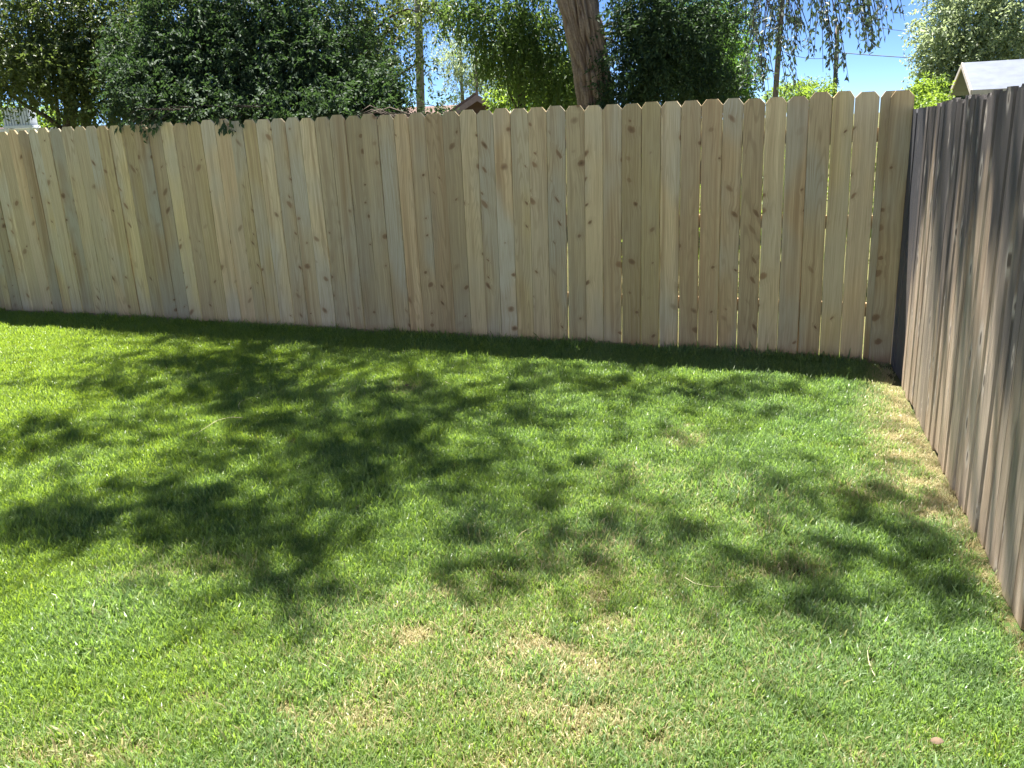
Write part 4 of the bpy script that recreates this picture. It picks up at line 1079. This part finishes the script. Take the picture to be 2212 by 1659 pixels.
def named(nm_, ty):
    q = ng.nodes.new('GeometryNodeInputNamedAttribute'); q.data_type = ty; q.inputs['Name'].default_value = nm_
    return q.outputs['Attribute']
ng.links.new(gi.outputs[0], ip.inputs['Points']); ng.links.new(ci.outputs[0], ip.inputs['Instance'])
ng.links.new(named('vid', 'INT'), ip.inputs['Instance Index'])
ng.links.new(named('rot', 'FLOAT_VECTOR'), ip.inputs['Rotation'])
ng.links.new(named('scl', 'FLOAT'), ip.inputs['Scale'])
ng.links.new(ip.outputs[0], go.inputs[0])
md = lawn.modifiers.new('scatter', 'NODES'); md.node_group = ng

# ------------------------------------------------------------------ loose stems and leaves lying on the lawn
def stem(label, pix, r=.0016, lift=.034):
    r *= .75
    pts = [ground(x, y) + np.array([0, 0, lift]) for x, y in pix]
    out = []
    for i in range(len(pts) - 1):
        for q in range(4): out.append(pts[i] + (pts[i + 1] - pts[i]) * q / 4)
    out.append(pts[-1])
    for i in range(1, len(out) - 1): out[i] = (out[i - 1] + out[i] * 2 + out[i + 1]) / 4
    o_ = out[0].copy()
    s = tube('dry_stem', [p - o_ for p in out], [r * (1 - .6 * i / (len(out) - 1)) for i in range(len(out))], M['straw'], None, 5)
    s.location = tuple(o_)
    tag(s, label, 'stem', 'loose dry stems on the lawn')
stem('longest pale dry stem lying on the left of the lawn', [(526, 914), (500, 912), (470, 920), (445, 936), (418, 954)], .0026)
stem('short pale stem above the longest stem, nearer the fence', [(482, 815), (496, 820), (519, 815)], .002)
stem('curled thin stem just right of the longest stem', [(519, 895), (516, 885), (524, 876), (542, 871)], .0016)
stem('thin pale stem curving on the shaded grass right of the centre', [(1480, 1265), (1500, 1278), (1535, 1285), (1585, 1284)], .0016)
stem('thick bent tan stem in the sunny grass at lower right', [(1888, 1480), (1880, 1465), (1874, 1445), (1872, 1425), (1878, 1412)], .0019)
stem('small pale stem beside the old fence at lower right', [(2100, 1375), (2112, 1382), (2126, 1385)], .0018)
stem('short straw in the fence shadow at the foot of the cedar boards', [(507, 705), (525, 706), (548, 704)], .002)
stem('small pale twig in shade below the middle of the fence', [(962, 834), (968, 838), (974, 840)], .0018)
def dead_leaf(label, x, y, size, seed):
    rg = random.Random(seed); G = ground(x, y) + np.array([0, 0, .03])
    V, Fc = [], []
    n = 8
    for i in range(n + 1):
        t = i / n; w = size * .32 * math.sin(math.pi * min(1, t * .96 + .02)) ** .8
        c_ = size * (t - .5); zz = .25 * size * (t - .5) ** 2 + rg.uniform(-.002, .002)
        V += [(c_, -w, zz + w * .5), (c_, 0, zz), (c_, w, zz + w * .35)]
    for i in range(n):
        for q in range(2): a_ = i * 3 + q; Fc.append((a_, a_ + 1, a_ + 4, a_ + 3))
    o_ = mesh_obj('dead_leaf', V, Fc, M['dryleaf'], None, True)
    so = o_.modifiers.new('thickness', 'SOLIDIFY'); so.thickness = .0008
    o_.location = tuple(G); o_.rotation_euler = (rg.uniform(-.3, .3), rg.uniform(-.3, .3), rg.uniform(0, 6.28))
    tag(o_, label, 'leaf', 'dead leaves on the lawn')
dead_leaf('curled pinkish dead leaf in the grass at the lower right', 2022, 1622, .035, 1)
dead_leaf('small tan dead leaf on the lit patch below the fence middle', 880, 842, .04, 2)
dead_leaf('small brown dead leaf in the grass at mid left', 776, 1108, .03, 3)
